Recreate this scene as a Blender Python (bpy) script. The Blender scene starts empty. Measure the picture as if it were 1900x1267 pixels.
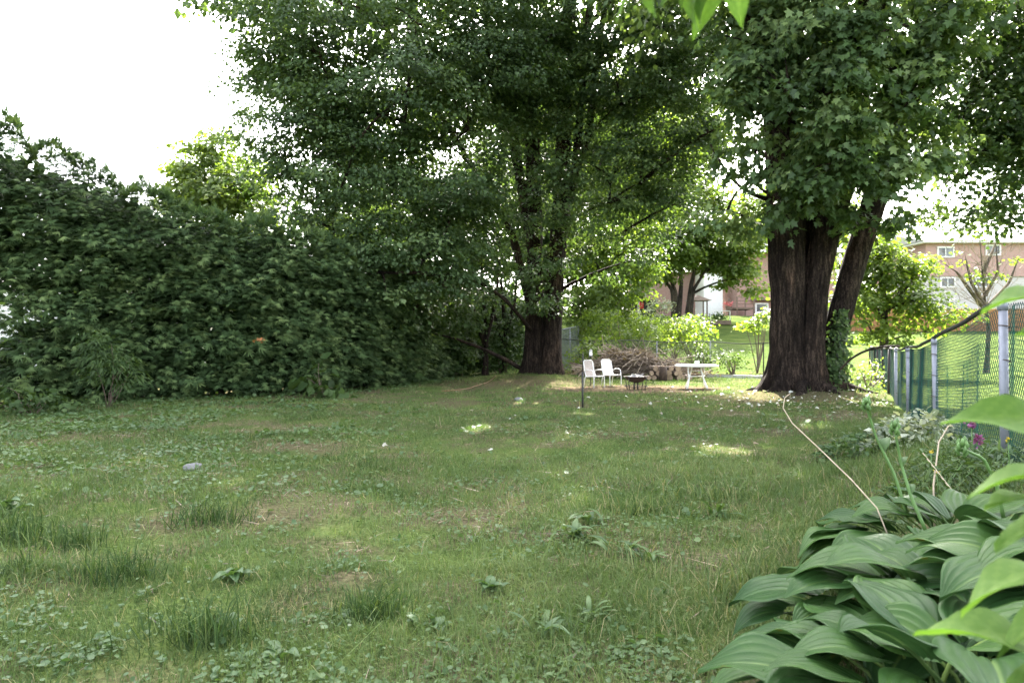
import bpy, math, random
import numpy as np
from mathutils import Vector, Matrix, noise as mnoise
R = math.radians
rng = np.random.default_rng(7)
random.seed(7)
C = bpy.context.scene
COL = C.collection

# ------------------------------------------------------------------ camera
EYE = 1.4
cam_data = bpy.data.cameras.new('camera')
cam = bpy.data.objects.new('camera', cam_data)
COL.objects.link(cam)
cam.location = (0, 0, EYE)
cam.rotation_euler = (R(90), 0, 0)
cam_data.sensor_width = 36
cam_data.lens = 24
cam_data.clip_start = 0.05
cam_data.clip_end = 2000
cam_data.dof.use_dof = True
cam_data.dof.focus_distance = 5.0
cam_data.dof.aperture_fstop = 4.0
C.camera = cam

# ------------------------------------------------------------------ light
SUN_AZ, SUN_EL = R(12), R(43)
world = bpy.data.worlds.new("World")
C.world = world
world.use_nodes = True
wn = world.node_tree.nodes
sky = wn.new('ShaderNodeTexSky')
sky.sky_type = 'NISHITA'
sky.sun_disc = False
sky.sun_elevation = SUN_EL
sky.sun_rotation = SUN_AZ
sky.air_density = 1.0
sky.dust_density = 5.0
sky.ozone_density = 1.0
wn['Background'].inputs['Strength'].default_value = 0.15
hz = wn.new('ShaderNodeHueSaturation')      # thin white summer haze: a paler sky
hz.inputs['Saturation'].default_value = 0.38
world.node_tree.links.new(sky.outputs['Color'], hz.inputs['Color'])
world.node_tree.links.new(hz.outputs['Color'], wn['Background'].inputs['Color'])
sl = bpy.data.lights.new('sun', 'SUN')
sl.energy = 4.6
sl.angle = R(0.5)
sl.color = (1.0, 0.95, 0.86)
sun = bpy.data.objects.new('sun', sl)
COL.objects.link(sun)
SDIR = Vector((math.sin(SUN_AZ)*math.cos(SUN_EL), math.cos(SUN_AZ)*math.cos(SUN_EL), math.sin(SUN_EL)))
sun.rotation_euler = (-SDIR).to_track_quat('-Z', 'Y').to_euler()
sun.location = SDIR*60

C.view_settings.view_transform = 'Standard'
C.view_settings.look = 'None'
C.view_settings.exposure = 3.3
C.view_settings.gamma = 1.0
C.view_settings.use_curve_mapping = False
C.render.engine = 'CYCLES'
cy = C.cycles
cy.use_adaptive_sampling = True
cy.adaptive_threshold = 0.012
cy.use_denoising = True
cy.max_bounces = 7
cy.diffuse_bounces = 3
cy.glossy_bounces = 2
cy.transmission_bounces = 4
cy.transparent_max_bounces = 4
cy.caustics_reflective = False
cy.caustics_refractive = False

# ------------------------------------------------------------------ helpers
F_PX = 1900*24/36
ORG = {}

def px(x, y, Y):
    """world point seen at photograph pixel x, y at distance Y"""
    return Vector(((x-950)/F_PX*Y, Y, EYE-(y-633.5)/F_PX*Y))

def thing(name, label, cat, loc=(0, 0, 0), group=None, rz=0.0):
    o = bpy.data.objects.new(name, None)
    COL.objects.link(o)
    o.empty_display_size = 0.2
    o.location = loc
    o.rotation_euler = (0, 0, rz)
    o['label'] = label
    o['category'] = cat
    if group:
        o['group'] = group
    ORG[o.name] = Vector(loc)
    return o

def tag(o, label, cat, group=None):
    o['label'] = label
    o['category'] = cat
    if group:
        o['group'] = group
    return o

def link(name, me, parent=None, kind=None, label=None):
    o = bpy.data.objects.new(name, me)
    COL.objects.link(o)
    if parent is not None:
        o.parent = parent
        ORG[o.name] = ORG.get(parent.name, Vector((0, 0, 0)))
    else:
        ORG[o.name] = Vector((0, 0, 0))
    if kind:
        o['kind'] = kind
    if label:
        o['label'] = label
    return o

def mesh_np(name, V, F, mat, smooth=False, tint=None):
    """V (n,3), F (m,k) arrays -> mesh"""
    V = np.ascontiguousarray(V, dtype=np.float32)
    F = np.ascontiguousarray(F, dtype=np.int32)
    me = bpy.data.meshes.new(name)
    m, k = F.shape
    me.vertices.add(len(V)); me.vertices.foreach_set('co', V.ravel())
    me.loops.add(m*k); me.loops.foreach_set('vertex_index', F.ravel())
    me.polygons.add(m)
    me.polygons.foreach_set('loop_start', np.arange(0, m*k, k, dtype=np.int32))
    me.update(calc_edges=True)
    if smooth:
        me.polygons.foreach_set('use_smooth', np.ones(m, dtype=bool))
    if tint is not None:
        a = me.attributes.new('tint', 'FLOAT', 'FACE')
        a.data.foreach_set('value', np.ascontiguousarray(tint, dtype=np.float32))
    me.materials.append(mat)
    return me

def part_np(name, V, F, mat, parent=None, smooth=False, tint=None, kind=None, label=None):
    off = ORG.get(parent.name, Vector((0, 0, 0))) if parent is not None else Vector((0, 0, 0))
    V = np.asarray(V, dtype=np.float32) - np.array(off, dtype=np.float32)
    return link(name, mesh_np(name, V, F, mat, smooth, tint), parent, kind, label)

class MB:
    def __init__(self):
        self.v = []; self.f = []
    def box(self, c, s, rz=0.0, M=None):
        b = len(self.v)
        cz, sz = math.cos(rz), math.sin(rz)
        for dz in (-.5, .5):
            for dx, dy in ((-.5, -.5), (.5, -.5), (.5, .5), (-.5, .5)):
                x, y, z = dx*s[0], dy*s[1], dz*s[2]
                p = Vector((x*cz-y*sz, x*sz+y*cz, z))
                if M is not None:
                    p = M @ Vector((x, y, z))
                self.v.append((c[0]+p[0], c[1]+p[1], c[2]+p[2]))
        for q in ((0, 3, 2, 1), (4, 5, 6, 7), (0, 1, 5, 4), (1, 2, 6, 5), (2, 3, 7, 6), (3, 0, 4, 7)):
            self.f.append(tuple(b+i for i in q))
        return self
    def tube(self, pts, rad, n=8, cap=True):
        pts = [Vector(p) for p in pts]
        if not hasattr(rad, '__len__'):
            rad = [rad]*len(pts)
        b0 = len(self.v)
        prev = None
        for i, p in enumerate(pts):
            t = (pts[min(i+1, len(pts)-1)]-pts[max(i-1, 0)])
            if t.length < 1e-9:
                t = Vector((0, 0, 1))
            t.normalize()
            if prev is None:
                a = Vector((1, 0, 0)) if abs(t.x) < .8 else Vector((0, 1, 0))
                u = (a-t*a.dot(t)).normalized()
            else:
                u = (prev-t*prev.dot(t)).normalized()
            prev = u
            w = t.cross(u)
            for k in range(n):
                an = 2*math.pi*k/n
                q = p+(u*math.cos(an)+w*math.sin(an))*rad[i]
                self.v.append(tuple(q))
        for i in range(len(pts)-1):
            for k in range(n):
                a = b0+i*n+k; b = b0+i*n+(k+1) % n
                self.f.append((a, b, b+n, a+n))
        if cap:
            self.f.append(tuple(b0+k for k in range(n))[::-1])
            e = b0+(len(pts)-1)*n
            self.f.append(tuple(e+k for k in range(n)))
        return self
    def lathe(self, c, prof, n=24):
        b0 = len(self.v)
        for r, z in prof:
            for k in range(n):
                a = 2*math.pi*k/n
                self.v.append((c[0]+r*math.cos(a), c[1]+r*math.sin(a), c[2]+z))
        for i in range(len(prof)-1):
            for k in range(n):
                a = b0+i*n+k; b = b0+i*n+(k+1) % n
                self.f.append((a, b, b+n, a+n))
        return self
    def build(self, name, mat, parent=None, smooth=False, kind=None, label=None):
        off = ORG.get(parent.name, Vector((0, 0, 0))) if parent is not None else Vector((0, 0, 0))
        me = bpy.data.meshes.new(name)
        me.from_pydata([(a-off[0], b-off[1], c-off[2]) for a, b, c in self.v], [], self.f)
        me.update()
        if smooth:
            me.polygons.foreach_set('use_smooth', [True]*len(me.polygons))
        me.materials.append(mat)
        return link(name, me, parent, kind, label)

def copy_tree(o, loc=None, rz=None, label=None):
    r = o.copy(); COL.objects.link(r)
    if loc is not None: r.location = loc
    if rz is not None: r.rotation_euler = (0, 0, rz)
    if label: r['label'] = label
    for ch in list(o.children):
        c = ch.copy(); COL.objects.link(c); c.parent = r
        for g in list(ch.children):
            d = g.copy(); COL.objects.link(d); d.parent = c
    return r

# value noise, vectorised
def _hash(ix, iy, seed):
    n = (ix.astype(np.int64)*374761393 + iy.astype(np.int64)*668265263 + seed*1274126177) & 0x7fffffff
    n = ((n ^ (n >> 13))*1274126177) & 0x7fffffff
    n = (n ^ (n >> 16)) & 0xffff
    return n/65535.0
def vnoise(x, y, seed=0):
    x = np.asarray(x, dtype=float); y = np.asarray(y, dtype=float)
    ix = np.floor(x).astype(np.int64); iy = np.floor(y).astype(np.int64)
    fx = x-ix; fy = y-iy
    fx = fx*fx*(3-2*fx); fy = fy*fy*(3-2*fy)
    a = _hash(ix, iy, seed); b = _hash(ix+1, iy, seed); c = _hash(ix, iy+1, seed); d = _hash(ix+1, iy+1, seed)
    return (a*(1-fx)+b*fx)*(1-fy)+(c*(1-fx)+d*fx)*fy
def fbm(x, y, seed=0):
    return .55*vnoise(x, y, seed)+.3*vnoise(x*2.1, y*2.1, seed+1)+.15*vnoise(x*4.3, y*4.3, seed+2)
def norm(a):
    return a/np.maximum(np.linalg.norm(a, axis=1, keepdims=True), 1e-9)
def sstep(a, b, x):
    t = np.clip((x-a)/(b-a), 0, 1)
    return t*t*(3-2*t)

# ------------------------------------------------------------------ terrain
FENCE = [(1.0, -0.6), (2.3, 2.2), (3.59, 5.0), (5.0, 8.1), (7.06, 12.2), (8.1, 14.4), (9.5, 17.2), (10.9, 20.1), (12.3, 23.0), (13.8, 26.0), (15.3, 29.2)]
_fx = np.array([p[0] for p in FENCE]); _fy = np.array([p[1] for p in FENCE])
def zg(x, y):
    x = np.asarray(x, dtype=float); y = np.asarray(y, dtype=float)
    z = 3.5*np.clip((y-31)/25, 0, 1)
    H = .49*np.exp(-np.maximum(y-5, 0)/4.5)
    fx = np.interp(y, _fy, _fx)
    d = (x-fx)*.9
    z = z+H*np.exp(-np.where(d < 0, d/1.0, d/6.0)**2)
    z = z+.22*np.exp(-((x-1.1)**2+(y-26)**2)/3.5)+.18*np.exp(-((x-7.7)**2+(y-18)**2)/3.0)
    z = z+.07*np.exp(-((x+.95)**2+(y-3.95)**2)/.07)
    z = z+.05*(fbm(x*.5, y*.5, 11)-.5)*np.clip(40-y, 0, 1)+.03*(vnoise(x*1.7, y*1.7, 5)-.5)*np.clip(32-y, 0, 1)
    return z
def zf(x, y):
    return float(zg(np.array([x]), np.array([y]))[0])

# ------------------------------------------------------------------ materials
def mat_new(name):
    m = bpy.data.materials.new(name); m.use_nodes = True
    nt = m.node_tree
    return m, nt, nt.nodes['Principled BSDF'], nt.nodes['Material Output']

def ramp(nt, fac, stops):
    r = nt.nodes.new('ShaderNodeValToRGB')
    e = r.color_ramp.elements
    while len(e) < len(stops):
        e.new(0.5)
    for i, (p, c) in enumerate(stops):
        e[i].position = p; e[i].color = (*c, 1)
    nt.links.new(fac, r.inputs['Fac'])
    return r.outputs['Color']

def noise_node(nt, scale, detail=4, stretch=None, coord='Object'):
    tc = nt.nodes.new('ShaderNodeTexCoord')
    n = nt.nodes.new('ShaderNodeTexNoise')
    n.inputs['Scale'].default_value = scale
    n.inputs['Detail'].default_value = detail
    src = tc.outputs[coord]
    if stretch:
        mp = nt.nodes.new('ShaderNodeMapping')
        mp.inputs['Scale'].default_value = stretch
        nt.links.new(src, mp.inputs['Vector']); src = mp.outputs['Vector']
    nt.links.new(src, n.inputs['Vector'])
    return n

def leaf_mat(name, stops, trans=.35, rough=.5, spec=.35, tgain=(1.5, 1.5, .6)):
    m, nt, b, out = mat_new(name)
    at = nt.nodes.new('ShaderNodeAttribute'); at.attribute_name = 'tint'
    col = ramp(nt, at.outputs['Fac'], stops)
    nt.links.new(col, b.inputs['Base Color'])
    b.inputs['Roughness'].default_value = rough
    b.inputs['Specular IOR Level'].default_value = spec
    tr = nt.nodes.new('ShaderNodeBsdfTranslucent')
    mx = nt.nodes.new('ShaderNodeMix'); mx.data_type = 'RGBA'; mx.blend_type = 'MULTIPLY'
    mx.inputs['Factor'].default_value = 1
    nt.links.new(col, mx.inputs[6]); mx.inputs[7].default_value = (*tgain, 1)
    nt.links.new(mx.outputs[2], tr.inputs['Color'])
    ms = nt.nodes.new('ShaderNodeMixShader'); ms.inputs[0].default_value = trans
    nt.links.new(b.outputs[0], ms.inputs[1]); nt.links.new(tr.outputs[0], ms.inputs[2])
    nt.links.new(ms.outputs[0], out.inputs['Surface'])
    return m

def plain(name, col, rough=.6, metal=0., spec=.4, var=.25, scale=6., bump=0., stretch=None, col2=None):
    m, nt, b, out = mat_new(name)
    n = noise_node(nt, scale, 5, stretch)
    lo = tuple(c*(1-var) for c in col) if col2 is None else col2
    nt.links.new(ramp(nt, n.outputs['Fac'], [(.3, lo), (.7, tuple(min(1, c*(1+var*.6)) for c in col))]), b.inputs['Base Color'])
    b.inputs['Roughness'].default_value = rough
    b.inputs['Metallic'].default_value = metal
    b.inputs['Specular IOR Level'].default_value = spec
    if bump:
        bp = nt.nodes.new('ShaderNodeBump'); bp.inputs['Strength'].default_value = bump; bp.inputs['Distance'].default_value = .02
        nt.links.new(n.outputs['Fac'], bp.inputs['Height']); nt.links.new(bp.outputs['Normal'], b.inputs['Normal'])
    return m

M = {}
M['maple'] = leaf_mat('maple_leaf', [(0, (.024, .046, .017)), (.55, (.060, .104, .036)), (1, (.135, .190, .070))], trans=.32, spec=.3)
M['maple_big'] = leaf_mat('maple_leaf_big', [(0, (.026, .050, .019)), (.5, (.068, .118, .040)), (1, (.195, .262, .098))], trans=.32, spec=.35)
M['bright'] = leaf_mat('bright_leaf', [(0, (.07, .11, .025)), (.6, (.11, .17, .035)), (1, (.18, .23, .05))], trans=.5, tgain=(1.5, 1.5, .5))  # bright leaf green; on the vase maple the colour also imitates backlight
M['yellow'] = leaf_mat('yellow_leaf', [(0, (.07, .11, .025)), (.6, (.11, .165, .04)), (1, (.16, .20, .05))], trans=.5, tgain=(1.4, 1.4, .5))
M['shrub'] = leaf_mat('shrub_leaf', [(0, (.022, .042, .015)), (.6, (.048, .085, .027)), (1, (.09, .14, .045))], trans=.35, spec=.15)
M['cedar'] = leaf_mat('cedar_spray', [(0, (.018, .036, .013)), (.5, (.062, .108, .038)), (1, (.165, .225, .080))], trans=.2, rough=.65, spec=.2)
M['grass'] = leaf_mat('grass_blade', [(0, (.044, .076, .026)), (.45, (.098, .146, .050)), (.75, (.165, .210, .080)), (.88, (.20, .205, .10)), (1, (.28, .24, .14))], trans=.3, rough=.7, spec=.12, tgain=(1.3, 1.4, .7))
M['tuft'] = leaf_mat('tussock_blade', [(0, (.022, .046, .016)), (.7, (.05, .092, .030)), (1, (.12, .16, .055))], trans=.25, rough=.7, spec=.12)
M['cover'] = leaf_mat('ground_ivy_leaf', [(0, (.03, .062, .022)), (.6, (.062, .115, .040)), (1, (.12, .18, .06))], trans=.3, rough=.5)
M['pale'] = leaf_mat('pale_leaf', [(0, (.08, .11, .07)), (.5, (.25, .29, .21)), (1, (.50, .52, .42))], trans=.3)
M['litter'] = leaf_mat('fallen_leaf', [(0, (.16, .11, .06)), (.5, (.33, .33, .28)), (1, (.60, .62, .56))], trans=.1)
M['dead'] = leaf_mat('dead_leaf', [(0, (.06, .045, .033)), (.5, (.15, .11, .08)), (1, (.30, .23, .17))], trans=.2)
M['orange'] = leaf_mat('dead_spray', [(0, (.35, .13, .04)), (1, (.5, .22, .08))], trans=.2)
M['purple'] = leaf_mat('petal_purple', [(0, (.16, .04, .14)), (1, (.27, .09, .23))], trans=.3)
M['petal'] = leaf_mat('petal_yellow', [(0, (.42, .30, .02)), (1, (.55, .42, .04))], trans=.3)
M['white'] = plain('white_paint', (.8, .8, .78), .5, var=.08)
M['sling'] = plain('sling_fabric', (.46, .42, .38), .85, var=.1, scale=30)
M['sling_grey'] = plain('sling_fabric_grey', (.40, .35, .32), .85, var=.2, scale=12)
M['galv'] = plain('galvanised', (.25, .26, .30), .5, metal=.25, var=.18, scale=14, bump=.1)
M['rail'] = plain('rail_dark', (.035, .034, .034), .6, var=.35, scale=25)
M['blackmetal'] = plain('black_metal', (.025, .024, .023), .6, var=.3, scale=20)
M['rust'] = plain('rusty_metal', (.07, .045, .032), .8, var=.5, scale=18)
M['ash'] = plain('ash', (.42, .40, .38), .95, var=.5, scale=25)
M['wire'] = plain('mesh_wire', (.02, .05, .043), .8, spec=.1, var=.3, scale=8)
M['wire_far'] = plain('mesh_wire_grey', (.16, .18, .18), .7, metal=.0, var=.15)
M['net'] = plain('green_netting', (.006, .085, .060), .8, spec=.1, var=.35, scale=5)
M['concrete'] = plain('edging_stone', (.42, .42, .42), .9, var=.25, scale=8, bump=.2)
M['twig'] = plain('twig_bark', (.15, .11, .085), .9, var=.45, scale=9)
M['twig_pale'] = plain('twig_pale', (.34, .27, .21), .85, var=.35, scale=9)
M['stemgreen'] = plain('green_stem', (.10, .19, .05), .5, var=.3, scale=20)
M['deadstem'] = plain('dead_stem', (.50, .40, .29), .8, var=.25, scale=40)
M['hose'] = plain('orange_hose', (.20, .10, .045), .5, var=.2)
M['fencewood'] = plain('fence_board', (.30, .145, .065), .85, var=.35, scale=4, stretch=(6, 6, .6))
M['roof'] = plain('shingle_roof', (.42, .41, .40), .95, var=.2, scale=12)
M['logend'] = plain('log_end', (.40, .29, .20), .9, var=.4, scale=22)
M['stone'] = plain('grey_stone', (.13, .13, .13), .9, var=.3, scale=15, bump=.3)
M['red'] = plain('red_paint', (.5, .03, .02), .5, var=.15)
M['bluegreen'] = plain('blue_green_plastic', (.05, .22, .25), .5, var=.3)
M['pink'] = plain('pink_flowers', (.6, .14, .14), .7, var=.3, scale=20)
M['deck'] = plain('deck_wood', (.18, .13, .10), .85, var=.3)
M['tabletop'] = plain('table_green_glass', (.42, .56, .46), .15, spec=.5, var=.06)

def glass_mat():
    m, nt, b, out = mat_new('window_glass')
    n = noise_node(nt, 1.5, 3)
    nt.links.new(ramp(nt, n.outputs['Fac'], [(.4, (.05, .055, .06)), (.6, (.20, .21, .22))]), b.inputs['Base Color'])
    b.inputs['Roughness'].default_value = .08
    b.inputs['Specular IOR Level'].default_value = .6
    return m
M['glass'] = glass_mat()

def brick_mat(name, c1, c2, mortar, w=.22, h=.075):
    m, nt, b, out = mat_new(name)
    tc = nt.nodes.new('ShaderNodeTexCoord')
    sp = nt.nodes.new('ShaderNodeSeparateXYZ'); cb = nt.nodes.new('ShaderNodeCombineXYZ')
    ad = nt.nodes.new('ShaderNodeMath'); ad.operation = 'ADD'
    nt.links.new(tc.outputs['Object'], sp.inputs[0])
    nt.links.new(sp.outputs['X'], ad.inputs[0]); nt.links.new(sp.outputs['Y'], ad.inputs[1])
    nt.links.new(ad.outputs[0], cb.inputs['X']); nt.links.new(sp.outputs['Z'], cb.inputs['Y'])
    br = nt.nodes.new('ShaderNodeTexBrick')
    br.inputs['Color1'].default_value = (*c1, 1); br.inputs['Color2'].default_value = (*c2, 1); br.inputs['Mortar'].default_value = (*mortar, 1)
    br.inputs['Scale'].default_value = 1; br.inputs['Brick Width'].default_value = w; br.inputs['Row Height'].default_value = h
    br.inputs['Mortar Size'].default_value = .012
    nt.links.new(cb.outputs[0], br.inputs['Vector'])
    nt.links.new(br.outputs['Color'], b.inputs['Base Color'])
    b.inputs['Roughness'].default_value = .9
    return m
M['brick'] = brick_mat('red_brick', (.36, .19, .16), (.41, .225, .195), (.40, .33, .30))
M['brick2'] = brick_mat('brown_brick', (.28, .15, .12), (.34, .18, .14), (.36, .28, .25))

def bark_mat(name, a, b_, c, rough=.95):
    m, nt, b, out = mat_new(name)
    n1 = noise_node(nt, 16, 9, (1, 1, .14))
    n1.inputs['Roughness'].default_value = .68
    n3 = noise_node(nt, 55, 4, (1, 1, .35))
    n2 = noise_node(nt, 1.6, 5, (1, 1, .4))
    ad = nt.nodes.new('ShaderNodeMath'); ad.operation = 'MULTIPLY_ADD'; ad.inputs[1].default_value = .35
    nt.links.new(n3.outputs['Fac'], ad.inputs[0])
    sc = nt.nodes.new('ShaderNodeMath'); sc.operation = 'MULTIPLY'; sc.inputs[1].default_value = .65
    nt.links.new(n1.outputs['Fac'], sc.inputs[0]); nt.links.new(sc.outputs[0], ad.inputs[2])
    col = ramp(nt, ad.outputs[0], [(.36, a), (.50, b_), (.64, c)])
    col2 = ramp(nt, n2.outputs['Fac'], [(.35, (.5, .5, .5)), (.55, (1, .97, .93)), (.72, (1.7, 1.5, 1.3))])
    mx = nt.nodes.new('ShaderNodeMix'); mx.data_type = 'RGBA'; mx.blend_type = 'MULTIPLY'; mx.inputs['Factor'].default_value = 1
    nt.links.new(col, mx.inputs[6]); nt.links.new(col2, mx.inputs[7])
    nt.links.new(mx.outputs[2], b.inputs['Base Color'])
    b.inputs['Roughness'].default_value = rough
    b.inputs['Specular IOR Level'].default_value = .1
    bp = nt.nodes.new('ShaderNodeBump'); bp.inputs['Strength'].default_value = 1; bp.inputs['Distance'].default_value = .09
    nt.links.new(ad.outputs[0], bp.inputs['Height']); nt.links.new(bp.outputs['Normal'], b.inputs['Normal'])
    return m
M['bark'] = bark_mat('maple_bark', (.005, .0036, .003), (.021, .0155, .0125), (.085, .063, .049))
M['bark_grey'] = bark_mat('grey_bark', (.015, .013, .011), (.055, .047, .04), (.12, .105, .09))
M['bark_dull'] = bark_mat('dull_bark', (.05, .042, .034), (.12, .10, .085), (.24, .20, .17))
M['bark_pale'] = bark_mat('pale_bark', (.16, .13, .10), (.30, .26, .21), (.45, .40, .33))

def ground_mat():
    m, nt, b, out = mat_new('lawn_soil')
    at = nt.nodes.new('ShaderNodeAttribute'); at.attribute_name = 'bare'
    n1 = noise_node(nt, 1.1, 6); n2 = noise_node(nt, 35, 5)
    green = ramp(nt, n1.outputs['Fac'], [(.3, (.046, .070, .022)), (.55, (.074, .104, .030)), (.75, (.10, .124, .038))])
    soil = ramp(nt, n2.outputs['Fac'], [(.3, (.045, .034, .024)), (.55, (.105, .080, .054)), (.75, (.19, .150, .102))])
    fine = ramp(nt, n2.outputs['Fac'], [(.3, (.55, .55, .55)), (.7, (1.3, 1.3, 1.3))])
    mg = nt.nodes.new('ShaderNodeMix'); mg.data_type = 'RGBA'; mg.blend_type = 'MULTIPLY'; mg.inputs['Factor'].default_value = 1
    nt.links.new(green, mg.inputs[6]); nt.links.new(fine, mg.inputs[7])
    mx = nt.nodes.new('ShaderNodeMix'); mx.data_type = 'RGBA'
    nt.links.new(at.outputs['Fac'], mx.inputs['Factor'])
    nt.links.new(mg.outputs[2], mx.inputs[6]); nt.links.new(soil, mx.inputs[7])
    nt.links.new(mx.outputs[2], b.inputs['Base Color'])
    b.inputs['Roughness'].default_value = 1; b.inputs['Specular IOR Level'].default_value = 0
    bp = nt.nodes.new('ShaderNodeBump'); bp.inputs['Strength'].default_value = .6; bp.inputs['Distance'].default_value = .03
    nt.links.new(n2.outputs['Fac'], bp.inputs['Height']); nt.links.new(bp.outputs['Normal'], b.inputs['Normal'])
    return m
M['ground'] = ground_mat()

# bare-soil mask used by the ground and by the grass
def bare(x, y):
    x = np.asarray(x, dtype=float); y = np.asarray(y, dtype=float)
    w = fbm(x*.9, y*.9, 21)
    e = ((x-3.6)/3.1)**2+((y-20.2)/1.7)**2
    pit = 1-sstep(.6, 1.25, e+(w-.5)*.9)
    t1 = 1-sstep(.5, 1.6, np.hypot((x-0.4)/2.6, (y-22.6)/2.0)+(w-.5)*.8)
    t2 = 1-sstep(.5, 1.5, np.hypot((x-7.6)/1.9, (y-17.0)/1.5)+(w-.5)*.8)
    patch = sstep(.62, .74, fbm(x*.75+3, y*.75, 33))*.72
    mound = np.exp(-((x+.93)**2+(y-3.9)**2)/.035)
    p2 = np.exp(-((x+.4)**2/.25+(y-5.6)**2/.12))*.8
    hed = 1-sstep(.2, 1.1, np.abs(hedge_d(x, y)+.6))
    return np.clip(np.maximum.reduce([pit, t1*.8, t2*.7, patch, mound, p2, hed*.9]), 0, 1)

HEDGE = np.array([(-19, 9.5), (-14, 13.0), (-11, 15.0), (-8.3, 16.6), (-6.2, 17.9), (-4.7, 19.2), (-3.7, 22.0), (-2.9, 26.0), (-2.2, 30.0)], dtype=float)
def hedge_d(x, y):
    """signed distance to the hedge's front line, positive on the lawn side"""
    best = np.full(np.shape(x), 1e9); sg = np.ones(np.shape(x))
    for (ax, ay), (bx, by) in zip(HEDGE[:-1], HEDGE[1:]):
        dx, dy = bx-ax, by-ay; L2 = dx*dx+dy*dy
        t = np.clip(((x-ax)*dx+(y-ay)*dy)/L2, 0, 1)
        qx = ax+t*dx; qy = ay+t*dy
        d = np.hypot(x-qx, y-qy)
        s = np.where(dx*(y-ay)-dy*(x-ax) < 0, 1.0, -1.0)
        m = d < best
        best = np.where(m, d, best); sg = np.where(m, s, sg)
    return best*sg

def right_lim0(x, y):
    return (x < np.interp(y, _fy, _fx)).astype(float)
def build_ground():
    xs = np.concatenate([np.linspace(-400, -40, 16)[:-1], np.linspace(-40, -12, 40)[:-1], np.linspace(-12, 16, 141)[:-1], np.linspace(16, 60, 60)[:-1], np.linspace(60, 400, 16)])
    ys = np.concatenate([np.linspace(-60, -2, 12)[:-1], np.linspace(-2, 32, 161)[:-1], np.linspace(32, 64, 50)[:-1], np.linspace(64, 900, 30)])
    X, Y = np.meshgrid(xs, ys)
    Z = zg(X.ravel(), Y.ravel())
    V = np.stack([X.ravel(), Y.ravel(), Z], 1)
    nx, ny = len(xs), len(ys)
    i = np.arange(nx-1)[None, :]+np.arange(ny-1)[:, None]*nx
    F = np.stack([i, i+1, i+1+nx, i+nx], -1).reshape(-1, 4)
    me = mesh_np('ground', V, F, M['ground'], smooth=True)
    a = me.attributes.new('bare', 'FLOAT', 'POINT')
    bv = np.maximum(bare(V[:, 0], V[:, 1]), .75*sstep(.38, .68, fbm(V[:, 0]*2.6, V[:, 1]*2.6, 91)))*(V[:, 1] < 31)*right_lim0(V[:, 0], V[:, 1])
    a.data.foreach_set('value', bv.astype(np.float32))
    link('ground', me, None, 'structure')
build_ground()

# ------------------------------------------------------------------ leaf scattering
def tmpl(outline, cen, lift=0.0):
    V = [cen]+list(outline)
    n = len(outline)
    F = [(0, 1+i, 1+(i+1) % n) for i in range(n)]
    return np.array([(x, y, z) for x, y, z in V], dtype=float), np.array(F)
KITE = (np.array([(0, 0, 0), (.36, .45, .08), (0, 1, -.05), (-.36, .45, .08)]), np.array([(0, 1, 2), (0, 2, 3)]))
_h = [(.14, .02), (.44, .12), (.24, .30), (.52, .62), (.19, .60), (0, 1.0)]
_o = [(0, 0, 0)]+[(x, y, .10*abs(x)*2-.08*y*y) for x, y in _h]+[(-x, y, .10*abs(x)*2-.08*y*y) for x, y in _h[-2::-1]]
MAPLE = tmpl(_o, (0, .34, -.03))
_s = [(.30, .10), (.48, .42), (.25, .55), (0, 1.0)]
MAPLE_S = tmpl([(0, 0, 0)]+[(x, y, .15*abs(x)) for x, y in _s]+[(-x, y, .15*abs(x)) for x, y in _s[-2::-1]], (0, .4, -.02))
ROUND = (np.array([(0, .08, 0), (.40, .05, .08), (.50, .50, .10), (.26, .92, 0), (-.26, .92, 0), (-.50, .50, .10), (-.40, .05, .08)], dtype=float), np.array([(0, 1, 2), (0, 2, 3), (0, 3, 4), (0, 4, 5), (0, 5, 6)]))
LANCE = (np.array([(0, 0, 0), (.11, .3, .02), (.09, .65, -.03), (0, 1, -.16), (-.09, .65, -.03), (-.11, .3, .02)]), np.array([(0, 1, 5), (1, 2, 4), (1, 4, 5), (2, 3, 4)]))
def spray_t(nf=6):
    V = []; F = []
    for i in range(nf):
        t = i/(nf-1)
        a = (t-.5)*2.1
        y0 = .30*(1-abs(t-.5)*2)
        L = .72 if i % 2 == 0 else .55
        dx, dy = math.sin(a), math.cos(a)
        b = len(V)
        w = .075
        V += [(-dy*w+0*dx, y0+dx*w-.04, 0), (dy*w, y0-dx*w-.04, 0), (dx*L, y0+dy*L, -.18*L*abs(math.sin(a))-.10*t)]
        F.append((b, b+1, b+2))
    V += [(-.12, 0, 0), (.12, 0, 0), (.0, .55, .04)]
    F.append((len(V)-3, len(V)-2, len(V)-1))
    return np.array(V, dtype=float), np.array(F)
SPRAY = spray_t()

def frames(v, w):
    """columns: u (width), v (length), w (normal)"""
    v = norm(v)
    w = norm(w-(w*v).sum(1, keepdims=True)*v)
    u = np.cross(v, w)
    return np.stack([u, v, w], axis=1)

def scatter(T, Cn, Fr, S, tint):
    TV, TF = T
    n = len(Cn)
    V = np.einsum('kc,ncd->nkd', TV, Fr)*S[:, None, None]+Cn[:, None, :]
    F = (TF[None]+(np.arange(n)*len(TV))[:, None, None]).reshape(-1, TF.shape[1])
    return V.reshape(-1, 3), F, np.repeat(tint, len(TF))

def leaves_obj(name, T, Cn, v, w, S, tint, mat, parent=None, kind=None, label=None, smooth=False):
    V, F, t = scatter(T, Cn, frames(v, w), S, tint)
    return part_np(name, V, F, mat, parent, smooth, t, kind, label)

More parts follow.
